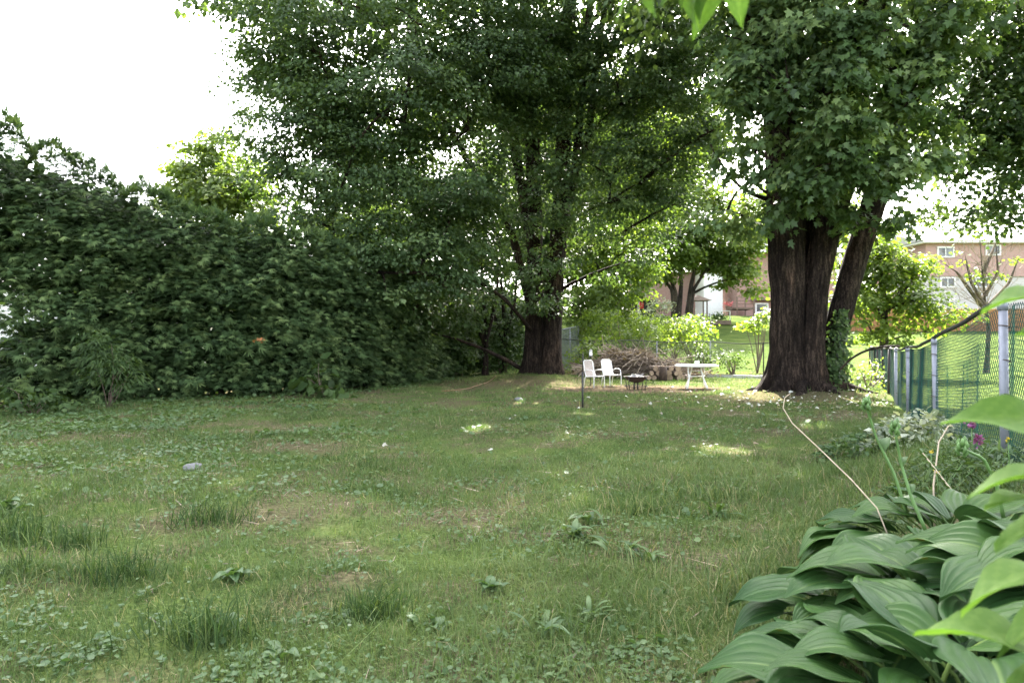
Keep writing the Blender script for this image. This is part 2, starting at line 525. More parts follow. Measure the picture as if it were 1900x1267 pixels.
def blob_clumps(blobs, per_m3, gap=.0, shell=.5):
    """clump centres, outward directions"""
    out = []; od = []
    for b in blobs:
        cx, cy_, cz, rx, ry, rz = b[:6]
        dens = b[6] if len(b) > 6 else 1.0
        n = max(3, int(4.19*rx*ry*rz*per_m3*dens))
        d = norm(rng.normal(size=(n, 3)))
        r = rng.random(n)**(1/3*shell+.0)
        r = np.minimum(1, r)
        lump = 1+.22*np.sin(d[:, 0]*5+cx)*np.sin(d[:, 1]*5+cz)+.18*np.sin(d[:, 2]*7+cy_)
        p = d*r[:, None]*lump[:, None]
        P = np.stack([cx+p[:, 0]*rx, cy_+p[:, 1]*ry, cz+p[:, 2]*rz], 1)
        if gap > 0:
            nv = np.array([mnoise.noise(Vector(q)*.75+Vector((cx, 0, 0))) for q in P])
            keep = nv > -1+gap
            P = P[keep]; d = d[keep]
        out.append(P); od.append(d)
    return np.concatenate(out), np.concatenate(od)

def crown_leaves(P, D, per, size, clump, flat=.45, droop=.55):
    """leaves round clump centres P"""
    n = len(P)
    k = np.maximum(2, rng.poisson(per, n))
    idx = np.repeat(np.arange(n), k)
    o = rng.normal(size=(len(idx), 3))*clump*.55
    # each clump is a drooping layer
    outw = D[idx]*np.array([1, 1, .3])
    r = np.hypot(o[:, 0], o[:, 1])
    o[:, 2] = o[:, 2]*flat-r*.35
    Cn = P[idx]+o
    hd = norm(np.stack([o[:, 0], o[:, 1], 0*r], 1)+outw*.8*clump)
    v = hd*.75+np.array([0, 0, -droop])+rng.normal(size=o.shape)*.35
    w = np.array([0, 0, 1.])+outw*.35+rng.normal(size=o.shape)*.45
    S = size*np.exp(rng.normal(size=len(idx))*.22)
    ct = rng.random(n)
    tint = np.clip(.62*ct[idx]+.38*rng.random(len(idx)), 0, 1)
    return Cn, v, w, S, tint

def bezier(a, b, c, n=7):
    return [a*(1-t)**2+b*2*t*(1-t)+c*t*t for t in [i/(n-1) for i in range(n)]]

def branches_to(mb, stems, targets, r0=.05, r1=.008, rise=.25, n=6, sides=5):
    """limbs from the nearest lower point of the stems to targets"""
    sp = [p for s in stems for p in s]
    for t in targets:
        t = Vector(t)
        best = None; bd = 1e9
        for p in sp:
            d = (p-t).length+max(0, p.z-t.z+.25*(Vector((p.x-t.x, p.y-t.y)).length))*2.5
            if d < bd:
                bd = d; best = p
        L = (t-best).length
        mid = best.lerp(t, .5)+Vector((random.uniform(-.12, .12)*L, random.uniform(-.12, .12)*L, rise*L*random.uniform(.4, 1)))
        pts = bezier(best, mid, t, n)
        rr = r0*min(1.6, .4+L/4)
        mb.tube(pts, [rr*(1-i/(n-1))+r1 for i in range(n)], sides, cap=False)
        if L > 1.5:
            sp.extend(pts[2:-1])

# ------------------------------------------------------------------ trunks
def trunk_mesh(pts, rad, flare=None, seed=0, n=48, rings=40, ridge=.05, lobes=5, lob=.10):
    """fluted trunk along a polyline; flare = extra radius factor at the ground"""
    P = [Vector(p) for p in pts]
    zs = np.linspace(0, len(P)-1, rings)
    V = []
    for j, s in enumerate(zs):
        i = min(int(s), len(P)-2); t = s-i
        c = P[i].lerp(P[i+1], t)
        r = rad[i]*(1-t)+rad[i+1]*t
        h = c.z-P[0].z
        for k in range(n):
            a = 2*math.pi*k/n
            fl = 1.0
            if flare:
                fl += flare*math.exp(-max(h, 0)/.42)*(1+.55*math.sin(a*lobes+seed*1.7)+.3*math.sin(a*(lobes+4)+seed))
            q = Vector((math.cos(a)*1.6, math.sin(a)*1.6, h*.22+seed*7.3))
            b = mnoise.noise(q)*lob+mnoise.noise(Vector((math.cos(a)*5, math.sin(a)*5, h*.5+seed)))*lob*.5+.018*mnoise.noise(Vector((math.cos(a)*r*26, math.sin(a)*r*26, h*3.2)))/max(r, .2)*.5+ (mnoise.noise(Vector((math.cos(a)*r*9, math.sin(a)*r*9, h*.9+seed*3)))) * ridge/r*.5
            g = abs(math.sin(a*lobes/2+seed+h*.10))
            b -= lob*.9*(1-g)**3
            rr = r*fl*(1+b)
            V.append((c.x+math.cos(a)*rr, c.y+math.sin(a)*rr, c.z))
    F = []
    for j in range(rings-1):
        for k in range(n):
            a = j*n+k; b2 = j*n+(k+1) % n
            F.append((a, b2, b2+n, a+n))
    return np.array(V), np.array(F)

def trunk_part(name, stems, parent, mat):
    Vs = []; Fs = []; o = 0
    for kw in stems:
        V, F = trunk_mesh(**kw)
        Vs.append(V); Fs.append(F+o); o += len(V)
    return part_np(name, np.concatenate(Vs), np.concatenate(Fs), mat, parent, smooth=True)

def dense(pts, n=14):
    P = [Vector(p) for p in pts]
    out = []
    for i in range(n):
        s = i/(n-1)*(len(P)-1); k = min(int(s), len(P)-2)
        out.append(P[k].lerp(P[k+1], s-k))
    return out

def px_blob(x, y, Y, r, ry=None, rz=None, d=1.0):
    p = px(x, y, Y)
    return (p.x, p.y, p.z, r, ry or r, rz or r*.85, d)

GAPS = [(-.5, 10.7, .26), (2.64, 8.6, .30), (1.35, 13.0, .2), (4.9, 11.0, .18), (.3, 15.5, .22)]
def thin(Cn, *arrs):
    """breaks in the canopy where the sun gets through to the grass"""
    k = np.ones(len(Cn), dtype=bool)
    sd = np.array(SDIR)
    for x, y, r in GAPS:
        q = Cn-np.array([x, y, 0.])
        t = q @ sd
        k &= np.linalg.norm(q-t[:, None]*sd, axis=1) > r+.12
    return [Cn[k]]+[a[k] for a in arrs]
# ------------------------------------------------------------------ left silver maple
def left_maple():
    Y = 26.0
    b = Vector((1.12, Y, zf(1.1, Y)-.12))
    t = thing('maple_tree', 'broad silver maple with several dark upright stems standing beside the end of the cedar hedge', 'tree', b)
    s1 = [b+Vector((-.30, 0, 0)), px(990, 600, Y), px(992, 500, Y), px(990, 380, Y), px(985, 180, Y+.3), px(970, -60, Y+.5), px(960, -330, Y+1)]
    s2 = [b+Vector((.32, -.1, 0)), px(1024, 610, Y), px(1030, 500, Y), px(1042, 380, Y), px(1048, 180, Y), px(1062, -60, Y), px(1090, -350, Y)]
    s3 = [px(1032, 470, Y), px(1066, 330, Y+.2), px(1080, 180, Y+.2), px(1095, 0, Y+.4), px(1140, -260, Y+1)]
    s4 = [px(1040, 400, Y+.2), px(1092, 250, Y+.5), px(1106, 120, Y+.6), px(1130, -40, Y+1), px(1220, -250, Y+1.5)]
    s5 = [px(990, 590, Y-.1), px(952, 440, Y-.3), px(915, 370, Y-.5), px(840, 250, Y-1), px(760, 120, Y-1.5), px(640, -80, Y-2)]
    s6 = [px(992, 480, Y+.2), px(965, 330, Y+.2), px(940, 180, Y+.4), px(900, 10, Y+.5), px(840, -240, Y+.5)]
    stems = [dict(pts=s1, rad=[.38, .34, .31, .29, .25, .2, .1], flare=.6, seed=1, lobes=5),
             dict(pts=s2, rad=[.40, .37, .35, .32, .28, .22, .1], flare=.4, seed=2, lobes=4),
             dict(pts=s3, rad=[.2, .17, .15, .12, .06], seed=3, n=20, rings=24),
             dict(pts=s4, rad=[.17, .14, .13, .10, .05], seed=4, n=20, rings=24),
             dict(pts=s5, rad=[.17, .15, .13, .11, .08, .04], seed=5, n=20, rings=24),
             dict(pts=s6, rad=[.24, .2, .17, .13, .07], seed=6, n=20, rings=24)]
    trunk_part('trunk', stems, t, M['bark'])
    blobs = [px_blob(560, 60, 22, 2.2), px_blob(560, 250, 21.5, 1.9), px_blob(640, 320, 21, 1.9), px_blob(720, 170, 22, 2.8), px_blob(680, 430, 20.5, 1.5, d=1.1),
             px_blob(780, 500, 21.5, 1.5), px_blob(640, 480, 20.5, 1.0), px_blob(820, 330, 22.5, 2.2), px_blob(880, 100, 23.5, 2.8), px_blob(890, 500, 24, 1.3, d=.6),
             px_blob(1150, 100, 25, 2.7, d=.55), px_blob(1170, 330, 24.5, 1.9, d=.8), px_blob(1200, 450, 24.5, 1.0, d=.8), px_blob(1240, 200, 24, 1.9, d=.7), px_blob(1260, 360, 24, 1.1, d=.8),
             px_blob(1040, 330, 23.3, .95, d=1.2), px_blob(1035, 420, 23.4, .9, d=1.2), px_blob(1000, 500, 23.8, .7, d=1.0), px_blob(1060, 240, 23.6, .8), px_blob(930, 230, 23.4, .9, d=.8),
             px_blob(1100, 430, 24.2, .9, d=1), px_blob(1000, 40, 24, 1.6, d=.7), px_blob(1005, 560, 25.0, .45, d=1.5), px_blob(1035, 545, 25.1, .4, d=1.4), px_blob(985, 520, 24.8, .55, d=1.3), px_blob(620, 520, 19.5, .8), px_blob(700, 500, 20, 1.0), px_blob(780, 470, 20.5, 1.1), px_blob(850, 520, 21.5, .9), px_blob(565, 470, 19.5, .7), px_blob(660, 590, 20.3, .6), px_blob(740, 570, 21, .8), px_blob(470, 20, 23, 1.0, d=.7), px_blob(470, 190, 22.5, .8, d=.7),
             px_blob(1330, 250, 23.5, 1.1, d=.7), px_blob(1100, 20, 25, 2.0, d=.6)]
    blobs += [px_blob(750, 420, 22, 1.4), px_blob(850, 430, 23, 1.4), px_blob(880, 330, 24, 1.6), px_blob(950, 130, 24.5, 2.2), px_blob(1080, 200, 26.5, 2.2, d=.8), px_blob(1180, 210, 26, 2.0, d=.8),
              px_blob(1020, 100, 27, 2.4, d=.8), px_blob(1290, 90, 25, 1.8, d=.8), px_blob(600, 150, 22, 2.0), px_blob(690, 560, 21.5, 1.1), px_blob(760, 590, 23, 1.2), px_blob(560, 400, 21, 1.1), px_blob(1120, 480, 25, .8, d=.7),
              px_blob(900, 430, 27.5, 1.8, d=.9), px_blob(960, 330, 28, 2.0, d=.8), px_blob(500, 120, 22.5, 1.3), px_blob(520, 330, 21.5, 1.0)]
    blobs += [px_blob(1035, 300, 24.3, .9, d=1.6), px_blob(1020, 380, 24.4, .85, d=1.6), px_blob(1050, 460, 24.6, .75, d=1.5), px_blob(1010, 470, 24.6, .6, d=1.5), px_blob(1000, 540, 24.9, .45, d=1.5), px_blob(1075, 380, 24.6, .7, d=1.4),
              px_blob(980, 250, 24.3, 1.0, d=1.3), px_blob(1050, 200, 24.4, .9, d=1.2), px_blob(960, 400, 24.6, .7, d=1.2), px_blob(1000, 130, 24.2, 1.1, d=1.2), px_blob(1120, 300, 24.5, 1.1, d=1.2), px_blob(1140, 400, 24.8, .9, d=1.2),
              px_blob(1220, 330, 24.8, 1.2, d=1.1), px_blob(1190, 480, 25, .6), px_blob(1280, 270, 24.5, 1.1), px_blob(1300, 400, 24.5, .7), px_blob(880, 560, 25, .8), px_blob(830, 560, 24, 1.0), px_blob(720, 640, 23.5, .7), px_blob(1250, 60, 27, 2.4, d=.8), px_blob(1350, 130, 26, 1.6, d=.8)]
    P, D = blob_clumps(blobs, 3.5, gap=.74, shell=.8)
    Cn, v, w, S, tint = crown_leaves(P, D, 92, .122, .62, flat=.28)
    # the high part of the crown, above the frame
    up = [(-6, 24.5, 16.5, 4.0, 4.2, 4), (-1, 26, 19, 6, 5, 5), (5.5, 26.5, 18, 5, 4.5, 4.6), (-9, 25.5, 16.5, 3.0, 3.2, 3), (1.5, 25, 24, 4.5, 4, 3.5)]
    P2, D2 = blob_clumps(up, .5, shell=.8)
    C2, v2, w2, S2, t2 = crown_leaves(P2, D2, 46, .28, .9)
    cat = np.concatenate
    Cn, v, w, S, tint = thin(Cn, v, w, S, tint); C2, v2, w2, S2, t2 = thin(C2, v2, w2, S2, t2)
    leaves_obj('crown', KITE, cat([Cn, C2]), cat([v, v2]), cat([w, w2]), cat([S, S2]), cat([tint, t2]), M['maple'], t)
    mb = MB()
    sk = [dense(s['pts'], 16) for s in stems]
    sel = P[rng.permutation(len(P))[:170]]
    branches_to(mb, sk, sel, r0=.055, r1=.008)
    branches_to(mb, sk, P2[rng.permutation(len(P2))[:60]], r0=.08, r1=.015)
    mb.build('branches', M['bark'], t, smooth=True, kind='stuff')
left_maple()

# ------------------------------------------------------------------ right silver maple
def right_maple():
    Y = 18.0
    b = Vector((7.65, Y, zf(7.6, Y)-.15))
    t = thing('maple_tree', 'massive old maple with fluted fused trunks and ivy beside the chain link fence', 'tree', b)
    g = b.z
    def G(x, dy=0): 
        return Vector(((x-950)/F_PX*(Y+dy), Y+dy, g))
    sA = [G(1456), px(1462, 650, Y), px(1462, 540, Y), px(1460, 430, Y), px(1452, 300, Y), px(1440, 150, Y), px(1425, -20, Y), px(1400, -300, Y)]
    sB = [G(1508, -.3), px(1506, 650, Y-.3), px(1513, 540, Y-.25), px(1532, 420, Y-.15), px(1566, 330, Y), px(1590, 180, Y), px(1612, 0, Y), px(1640, -300, Y)]
    sD = [G(1486, .5), px(1488, 650, Y+.5), px(1498, 540, Y+.5), px(1502, 420, Y+.4), px(1510, 300, Y+.3), px(1520, 150, Y+.4), px(1535, -20, Y+.4), px(1550, -300, Y+.6)]
    sC = [G(1536, .15), px(1541, 650, Y+.1), px(1561, 570, Y+.1), px(1590, 470, Y+.2), px(1620, 380, Y+.3), px(1650, 250, Y+.5), px(1700, 90, Y+.8), px(1760, -150, Y+1.2)]
    stems = [dict(pts=sA, rad=[.47, .42, .42, .46, .42, .36, .30, .15], flare=.55, seed=11, n=120, rings=110, lobes=5, ridge=.13, lob=.09),
             dict(pts=sB, rad=[.35, .29, .29, .33, .34, .32, .27, .14], flare=.45, seed=12, n=110, rings=110, lobes=4, ridge=.13, lob=.12),
             dict(pts=sD, rad=[.40, .36, .33, .33, .33, .28, .22, .12], flare=.3, seed=13, n=40, rings=50, lobes=5, ridge=.08),
             dict(pts=sC, rad=[.36, .32, .30, .30, .30, .28, .22, .1], flare=.5, seed=14, n=56, rings=60, lobes=4, ridge=.07)]
    trunk_part('trunk', stems, t, M['bark'])
    # a long low vine arching from the foot of the trunk to the fence
    MB().tube(bezier(px(1548, 702, Y-.3), px(1585, 640, Y-.6), px(1668, 642, 14.6), 12), .028, 6).build('root_shoot', M['bark_grey'], t, True)
    mb0 = MB()
    for a, L in ((200, .9), (240, 1.1), (285, .8), (330, 1.2), (20, .9), (165, 1.0)):
        ca, sa = math.cos(R(a)), math.sin(R(a))
        c = Vector((b.x+.1, b.y, 0))
        pts = []
        for q in range(6):
            d = .45+L*q/5
            x, y = c.x+ca*d, c.y+sa*d
            pts.append(Vector((x+.05*math.sin(q*2+a), y, zf(x, y)+.14*(1-q/5)-.03)))
        mb0.tube(pts, [.20*(1-q/6)+.02 for q in range(6)], 8)
    mb0.build('root', M['bark'], t, True)
    blobs = [px_blob(1400, 130, 16, 1.0), px_blob(1370, 190, 15.6, .55, d=1.3), px_blob(1590, 90, 15, .9, d=1.2), px_blob(1540, 170, 15, .8), px_blob(1610, 210, 14.8, .55, d=1.4),
             px_blob(1500, 60, 15.5, 1.0), px_blob(1480, 230, 15.4, .9), px_blob(1440, 300, 15.8, .7), px_blob(1550, 290, 15.4, .9), px_blob(1650, 300, 15.5, .8),
             px_blob(1680, 380, 16, .55), px_blob(1640, 360, 15.8, .6), px_blob(1490, 370, 16.2, .6, d=1.2), px_blob(1440, 390, 16.4, .4, d=1.1), px_blob(1530, 360, 16.4, .5),
             px_blob(1700, 180, 15.6, 1.0), px_blob(1690, 60, 15.6, 1.1), px_blob(1780, 60, 15, .8, d=.8), px_blob(1430, 30, 16.5, 1.2, d=.8), px_blob(1360, 300, 17, .6, d=.8), px_blob(1340, 390, 17.4, .45, d=.7),
             px_blob(1375, 60, 17, .9, d=.8), px_blob(1580, 400, 16.6, .35), px_blob(1730, 280, 16, .7, d=.8), px_blob(1390, 415, 17.2, .35, d=.6), px_blob(1600, 250, 17.5, 1.5, d=.7), px_blob(1480, 200, 18, 1.6, d=.6)]
    P, D = blob_clumps(blobs, 9.5, gap=.72, shell=.7)
    Cn, v, w, S, tint = crown_leaves(P, D, 44, .165, .38, droop=.85, flat=.6)
    up = [(6, 17, 12.6, 3.8, 3.8, 3.4), (10.3, 17, 12.5, 3.6, 3.6, 3.5), (8, 16.5, 17, 4.6, 4.4, 4), (4.6, 14.5, 12.3, 2.6, 3, 2.4), (11, 14, 11.5, 2.6, 3, 2.5)]
    P2, D2 = blob_clumps(up, .75, shell=.8)
    C2, v2, w2, S2, t2 = crown_leaves(P2, D2, 40, .24, .8)
    Cn, v, w, S, tint = thin(Cn, v, w, S, tint); C2, v2, w2, S2, t2 = thin(C2, v2, w2, S2, t2)
    leaves_obj('crown', MAPLE, Cn, v, w, S, tint, M['maple_big'], t)
    leaves_obj('crown', KITE, C2, v2, w2, S2, t2, M['maple_big'], t)
    mb = MB()
    sk = [dense(s['pts'][2:], 16) for s in stems]
    branches_to(mb, sk, P[rng.permutation(len(P))[:120]], r0=.04, r1=.007)
    branches_to(mb, sk, P2[rng.permutation(len(P2))[:40]], r0=.07, r1=.012)
    # bare crooked limb across the sky gap
    mb.tube([px(1428, 372, Y), px(1400, 362, Y-.2), px(1372, 345, Y-.3), px(1352, 325, Y-.4), px(1330, 290, Y-.4), px(1318, 268, Y-.4)], [.06, .05, .04, .035, .03, .02], 6)
    mb.tube([px(1420, 330, Y), px(1410, 310, Y-.2), px(1402, 285, Y-.3), px(1400, 250, Y-.4)], [.06, .05, .04, .02], 6)
    mb.build('branches', M['bark'], t, smooth=True, kind='stuff')
    # ivy climbing the fence side of the trunk
    n = 1500
    h = rng.random(n)**1.7*2.1
    xx = 1532+rng.normal(size=n)*15*(1.15-h/2.4)+h*9
    yy = Y-.55+rng.random(n)*.5
    Cn = np.stack([(xx-950)/F_PX*Y, yy, g+.1+h], 1)
    v = np.stack([rng.normal(size=n)*.5+.3, rng.normal(size=n)*.4-.3, -np.ones(n)*.6], 1)
    w = np.stack([rng.normal(size=n)*.4+.3, -np.ones(n), rng.normal(size=n)*.4+.4], 1)
    leaves_obj('ivy', MAPLE_S, Cn, v, w, .10*np.exp(rng.normal(size=n)*.25), rng.random(n), M['shrub'], t)
right_maple()

# ------------------------------------------------------------------ other trees
def small_tree(name, label, base, stems_px, blobs, per, size, clump, mat, bark, per_clump=24, nb=50, gap=.7, T=MAPLE_S, group=None, r0=.05, droop=.5, rad=(.16, .03)):
    t = thing(name, label, 'tree', base, group)
    st = []
    for s in stems_px:
        k = len(s)
        st.append(dict(pts=s, rad=[rad[0]*(1-i/(k-1))+rad[1] for i in range(k)], flare=.3 if abs(s[0][2]-base[2]) < .3 else None, seed=random.random()*9, n=16, rings=18))
    trunk_part('trunk', st, t, bark)
    P, D = blob_clumps(blobs, per, gap=gap, shell=.8)
    Cn, v, w, S, tint = crown_leaves(P, D, per_clump, size, clump, droop=droop)
    leaves_obj('crown', T, Cn, v, w, S, tint, mat, t)
    if nb:
        mb = MB()
        branches_to(mb, [dense(s, 14) for s in stems_px], P[rng.permutation(len(P))[:nb]], r0=r0, r1=.008, sides=4)
        mb.build('branches', bark, t, smooth=True, kind='stuff')
    return t

def ground_at(x_px, Y):
    X = (x_px-950)/F_PX*Y
    return Vector((X, Y, zf(X, Y)-.05))

# bright maple just past the right trunk
b = ground_at(1640, 27)
small_tree('maple_tree', 'low bright yellow green maple glowing in the sun right of the big fused trunk', b,
           [[b, px(1640, 560, 27), px(1632, 490, 27), px(1620, 400, 27)], [px(1640, 580, 27), px(1690, 520, 27), px(1740, 500, 27)], [px(1640, 590, 27), px(1590, 540, 27), px(1560, 500, 27)]],
           [px_blob(1640, 500, 27, 1.25, d=1), px_blob(1690, 555, 26.5, 1.0), px_blob(1600, 560, 26.5, 1.0), px_blob(1740, 580, 26, .75), px_blob(1660, 615, 26, .7, rz=.4), px_blob(1790, 582, 26, .5, rz=.22),
            px_blob(1610, 460, 27, .9), px_blob(1700, 490, 27, .8), px_blob(1600, 625, 26, .5, rz=.3), px_blob(1580, 500, 27, .8)],
           13, .16, .42, M['bright'], M['bark_grey'], per_clump=34, nb=40, T=KITE)
# vase maple on the rise behind the back fence
b = ground_at(1266, 50)
small_tree('maple_tree', 'multi-stemmed vase shaped maple in front of the white garage wall', b,
           [[b+Vector((-.6, 0, 0)), px(1254, 545, 50), px(1235, 490, 50), px(1225, 420, 50)], [b+Vector((-.3, .2, 0)), px(1264, 530, 50), px(1262, 480, 50), px(1268, 400, 50)],
            [b+Vector((.5, 0, 0)), px(1285, 540, 50), px(1310, 500, 50), px(1360, 450, 50)], [b+Vector((.3, 0, 0)), px(1282, 530, 50), px(1295, 480, 50), px(1310, 410, 50)],
            [b+Vector((-.6, 0, 0)), px(1248, 540, 50), px(1222, 505, 50), px(1195, 460, 50)]],
           [px_blob(1290, 430, 50, 2.4), px_blob(1340, 460, 50, 2.0), px_blob(1240, 450, 50, 2.0), px_blob(1380, 480, 49, 1.5), px_blob(1300, 370, 50, 1.8), px_blob(1220, 500, 49.5, 1.2),
            px_blob(1400, 430, 50, 1.3), px_blob(1260, 500, 49.5, 1.1), px_blob(1340, 510, 49, .9), px_blob(1400, 530, 48, .9)],
           1.6, .26, .75, M['bright'], M['bark_grey'], per_clump=88, T=KITE, nb=50, r0=.07, rad=(.17, .04))
# yellow-green tree beyond the hedge
b = ground_at(410, 36)
small_tree('poplar_tree', 'sunlit yellow green tree showing above the middle of the cedar hedge', b,
           [[b, px(410, 480, 36), px(405, 380, 36), px(400, 270, 36)]],
           [px_blob(400, 320, 36, 2.2), px_blob(360, 350, 35, 1.5), px_blob(440, 350, 35, 1.7), px_blob(410, 270, 36, 1.3), px_blob(480, 330, 35, 1.3), px_blob(400, 420, 35, 2.4), px_blob(340, 400, 35, 1.2), px_blob(470, 430, 35, 1.8)],
           2.2, .24, .6, M['yellow'], M['bark_grey'], per_clump=57, T=KITE, nb=20)
# neighbour's tree off to the right, boughs hang into the frame
b = Vector((17.5, 19.5, zf(17.5, 19.5)-.1))
small_tree('maple_tree', 'dark leaved tree whose boughs hang down in the upper right corner above the fence', b,
           [[b, b+Vector((-.1, 0, 2.5)), b+Vector((-.4, 0, 6)), b+Vector((-.8, 0, 12))], [b+Vector((-.1, 0, 2.5)), px(1880, 60, 19), px(1800, 180, 18.5), px(1770, 250, 18)], [b+Vector((-.1, 0, 3)), px(1900, 0, 19.5), px(1850, 40, 19), px(1760, 130, 18.5)],
            [b+Vector((0, 0, 2)), px(1910, 180, 19), px(1850, 250, 18.5), px(1790, 330, 18)]],
           [px_blob(1850, 220, 18, 1.4), px_blob(1880, 340, 18, 1.0, d=.9), px_blob(1790, 300, 18, .8, d=.8), px_blob(1800, 390, 18, .55, d=.8), px_blob(1890, 120, 18, 1.1), px_blob(1830, 90, 18.5, 1.0, d=.7), px_blob(1760, 200, 18.5, .8, d=.7),
            px_blob(1760, 350, 18, .5, d=.6), px_blob(1860, 405, 18, .5, d=.7), px_blob(1960, 250, 18, 1.6, d=.6), px_blob(1850, 20, 18.5, 1.0, d=.8), px_blob(1810, 405, 18, .45), px_blob(1875, 400, 18, .55), px_blob(1745, 390, 18, .4, d=.8), px_blob(1880, 280, 18, .9), px_blob(1780, 130, 18.5, .9), (16.5, 19, 14, 4, 4, 4, .15)],
           13, .14, .42, M['maple'], M['bark'], per_clump=40, nb=60, T=KITE, r0=.05, rad=(.25, .04))
# nearly bare tree on the neighbour's lawn
b = ground_at(1830, 30)
Yb = 30
bt = small_tree('bare_tree', 'nearly leafless tree with pale crooked branches on the sunny lawn before the two storey house', b,
           [[b, px(1835, 610, Yb), px(1828, 560, Yb), px(1822, 500, Yb), px(1818, 445, Yb)], [px(1828, 575, Yb), px(1800, 540, Yb), px(1776, 505, Yb), px(1768, 500, Yb), px(1742, 482, Yb)], [px(1826, 550, Yb), px(1852, 505, Yb), px(1848, 455, Yb)],
            [px(1826, 565, Yb), px(1802, 525, Yb), px(1790, 470, Yb)], [px(1830, 570, Yb), px(1872, 525, Yb), px(1890, 480, Yb)], [px(1824, 505, Yb), px(1840, 470, Yb), px(1852, 440, Yb)]],
           [px_blob(1800, 508, Yb, .45, d=1.1), px_blob(1832, 510, Yb, .35, d=1), px_blob(1820, 435, Yb, .5, d=1), px_blob(1790, 470, Yb, 1.2, d=.06), px_blob(1850, 480, Yb, 1.3, d=.06)],
           7, .15, .3, M['bright'], M['bark_dull'], per_clump=12, nb=60, rad=(.10, .012), r0=.02)
mb = MB()
for k in range(150):
    q = px(random.uniform(1742, 1895), random.uniform(440, 560), Yb)
    o0 = px(1828, 585, Yb); d = (q-o0).normalized()
    c = q+Vector((0, random.uniform(-.5, .5), 0))
    e = c+(d+Vector((random.uniform(-.6, .6), random.uniform(-.6, .6), random.uniform(-.5, .5))))*random.uniform(.25, .7)
    mb.tube([c, (c+e)/2+Vector((random.uniform(-.06, .06), 0, random.uniform(-.06, .06))), e], [.011, .009, .004], 4, cap=False)
for k in range(40):
    a0 = px(1826+random.uniform(-4, 6), random.uniform(470, 590), Yb)
    e = px(random.uniform(1745, 1895), random.uniform(440, 570), Yb)+Vector((0, random.uniform(-.6, .6), 0))
    m_ = a0.lerp(e, .5)+Vector((random.uniform(-.2, .2), 0, random.uniform(-.25, .1)))
    mb.tube(bezier(a0, m_, e, 7), [.022, .019, .016, .013, .010, .008, .005], 4, cap=False)
mb.build('twigs', M['bark_pale'], bt, kind='stuff')
# foliage closing the view behind the back fence
b = ground_at(1120, 38)
small_tree('ash_tree', 'airy bright green tree behind the brush pile beside the big maple stem', b,
           [[b, px(1118, 560, 38), px(1105, 450, 38), px(1100, 330, 38)], [px(1118, 560, 38), px(1150, 480, 38), px(1170, 380, 38)]],
           [px_blob(1090, 470, 38, 1.8), px_blob(1150, 520, 37, 1.5), px_blob(1100, 560, 37, 1.2), px_blob(1160, 420, 38, 1.8, d=.8), px_blob(1100, 350, 38, 2.0, d=.7), px_blob(1180, 330, 38, 2.0, d=.7), px_blob(1190, 500, 37.5, 1.0), px_blob(1180, 220, 39, 2.2, d=.6), px_blob(1230, 270, 39, 1.8, d=.5)],
           3.2, .20, .6, M['bright'], M['bark_grey'], per_clump=57, T=KITE, nb=25)
b = ground_at(880, 40)
small_tree('ash_tree', 'leafy tree glimpsed through the stems left of the big maple trunk', b,
           [[b, px(880, 500, 40), px(890, 380, 40), px(900, 250, 40)]],
           [px_blob(840, 430, 40, 2.6, d=.8), px_blob(930, 470, 40, 2.0, d=.6), px_blob(900, 350, 40, 2.4, d=.5), px_blob(760, 380, 40, 2.6, d=.8), px_blob(700, 300, 40, 2.6, d=.8), px_blob(920, 570, 39, 1.4, d=.8), px_blob(640, 400, 39, 2.6), px_blob(820, 200, 40, 2.8, d=.6), px_blob(960, 200, 40, 2.2, d=.5)],
           1.6, .26, .75, M['shrub'], M['bark_grey'], per_clump=62, T=KITE, nb=14)
for (x, Y, lab, mat, bl) in (
        (1010, 46, 'tall leafy tree standing far behind the big maple trunk', 'shrub', ((1000, 420, 3.4), (1050, 300, 3.2), (960, 300, 3.2), (1090, 200, 3.4), (1000, 160, 3.6), (1060, 480, 2.6))),
        (1180, 66, 'tall leafy tree behind the brick house and vase shaped maple', 'bright', ((1180, 400, 4.0), (1250, 330, 4.0), (1120, 300, 4.2), (1200, 200, 4.6), (1290, 240, 3.6), (1140, 470, 3.4))),
        (1480, 72, 'leafy tree rising behind the brick bungalow', 'bright', ((1440, 440, 3.2), (1400, 380, 3.0), (1480, 380, 4.0), (1560, 420, 3.6), (1660, 440, 2.6)))):
    b = ground_at(x, Y)
    small_tree('leafy_tree', lab, b, [[b, px(x, 450, Y), px(x+5, 330, Y), px(x, 240, Y)]], [px_blob(q[0], q[1], Y, q[2]) for q in bl], .85, .36, 1.0, M[mat], M['bark_grey'], per_clump=46, nb=14, T=KITE, rad=(.35, .06))
shrub_list = [('garden_shrub', 'tall bright bush on the slope just right of the big maple trunk', 1090, 36, ((1075, 560, 1.2), (1110, 590, 1.2), (1060, 610, 1.0), (1120, 540, 1.1)), 'bright'),
              ('garden_shrub', 'wide bright bush below the silvery bush behind the wire fence', 1175, 38, ((1165, 600, 1.1), (1200, 620, .9), (1145, 570, 1.1)), 'bright'),
              ('garden_shrub', 'dark leafy bush seen just left of the big maple trunk', 890, 33, ((880, 600, 1.4), (930, 580, 1.4), (850, 650, 1.2), (950, 650, 1.1)), 'shrub'),
              ('garden_shrub', 'lime green bush spilling over the back fence right of the brush pile', 1290, 31, ((1275, 620, .7), (1300, 605, .6), (1255, 600, .7)), 'bright')]
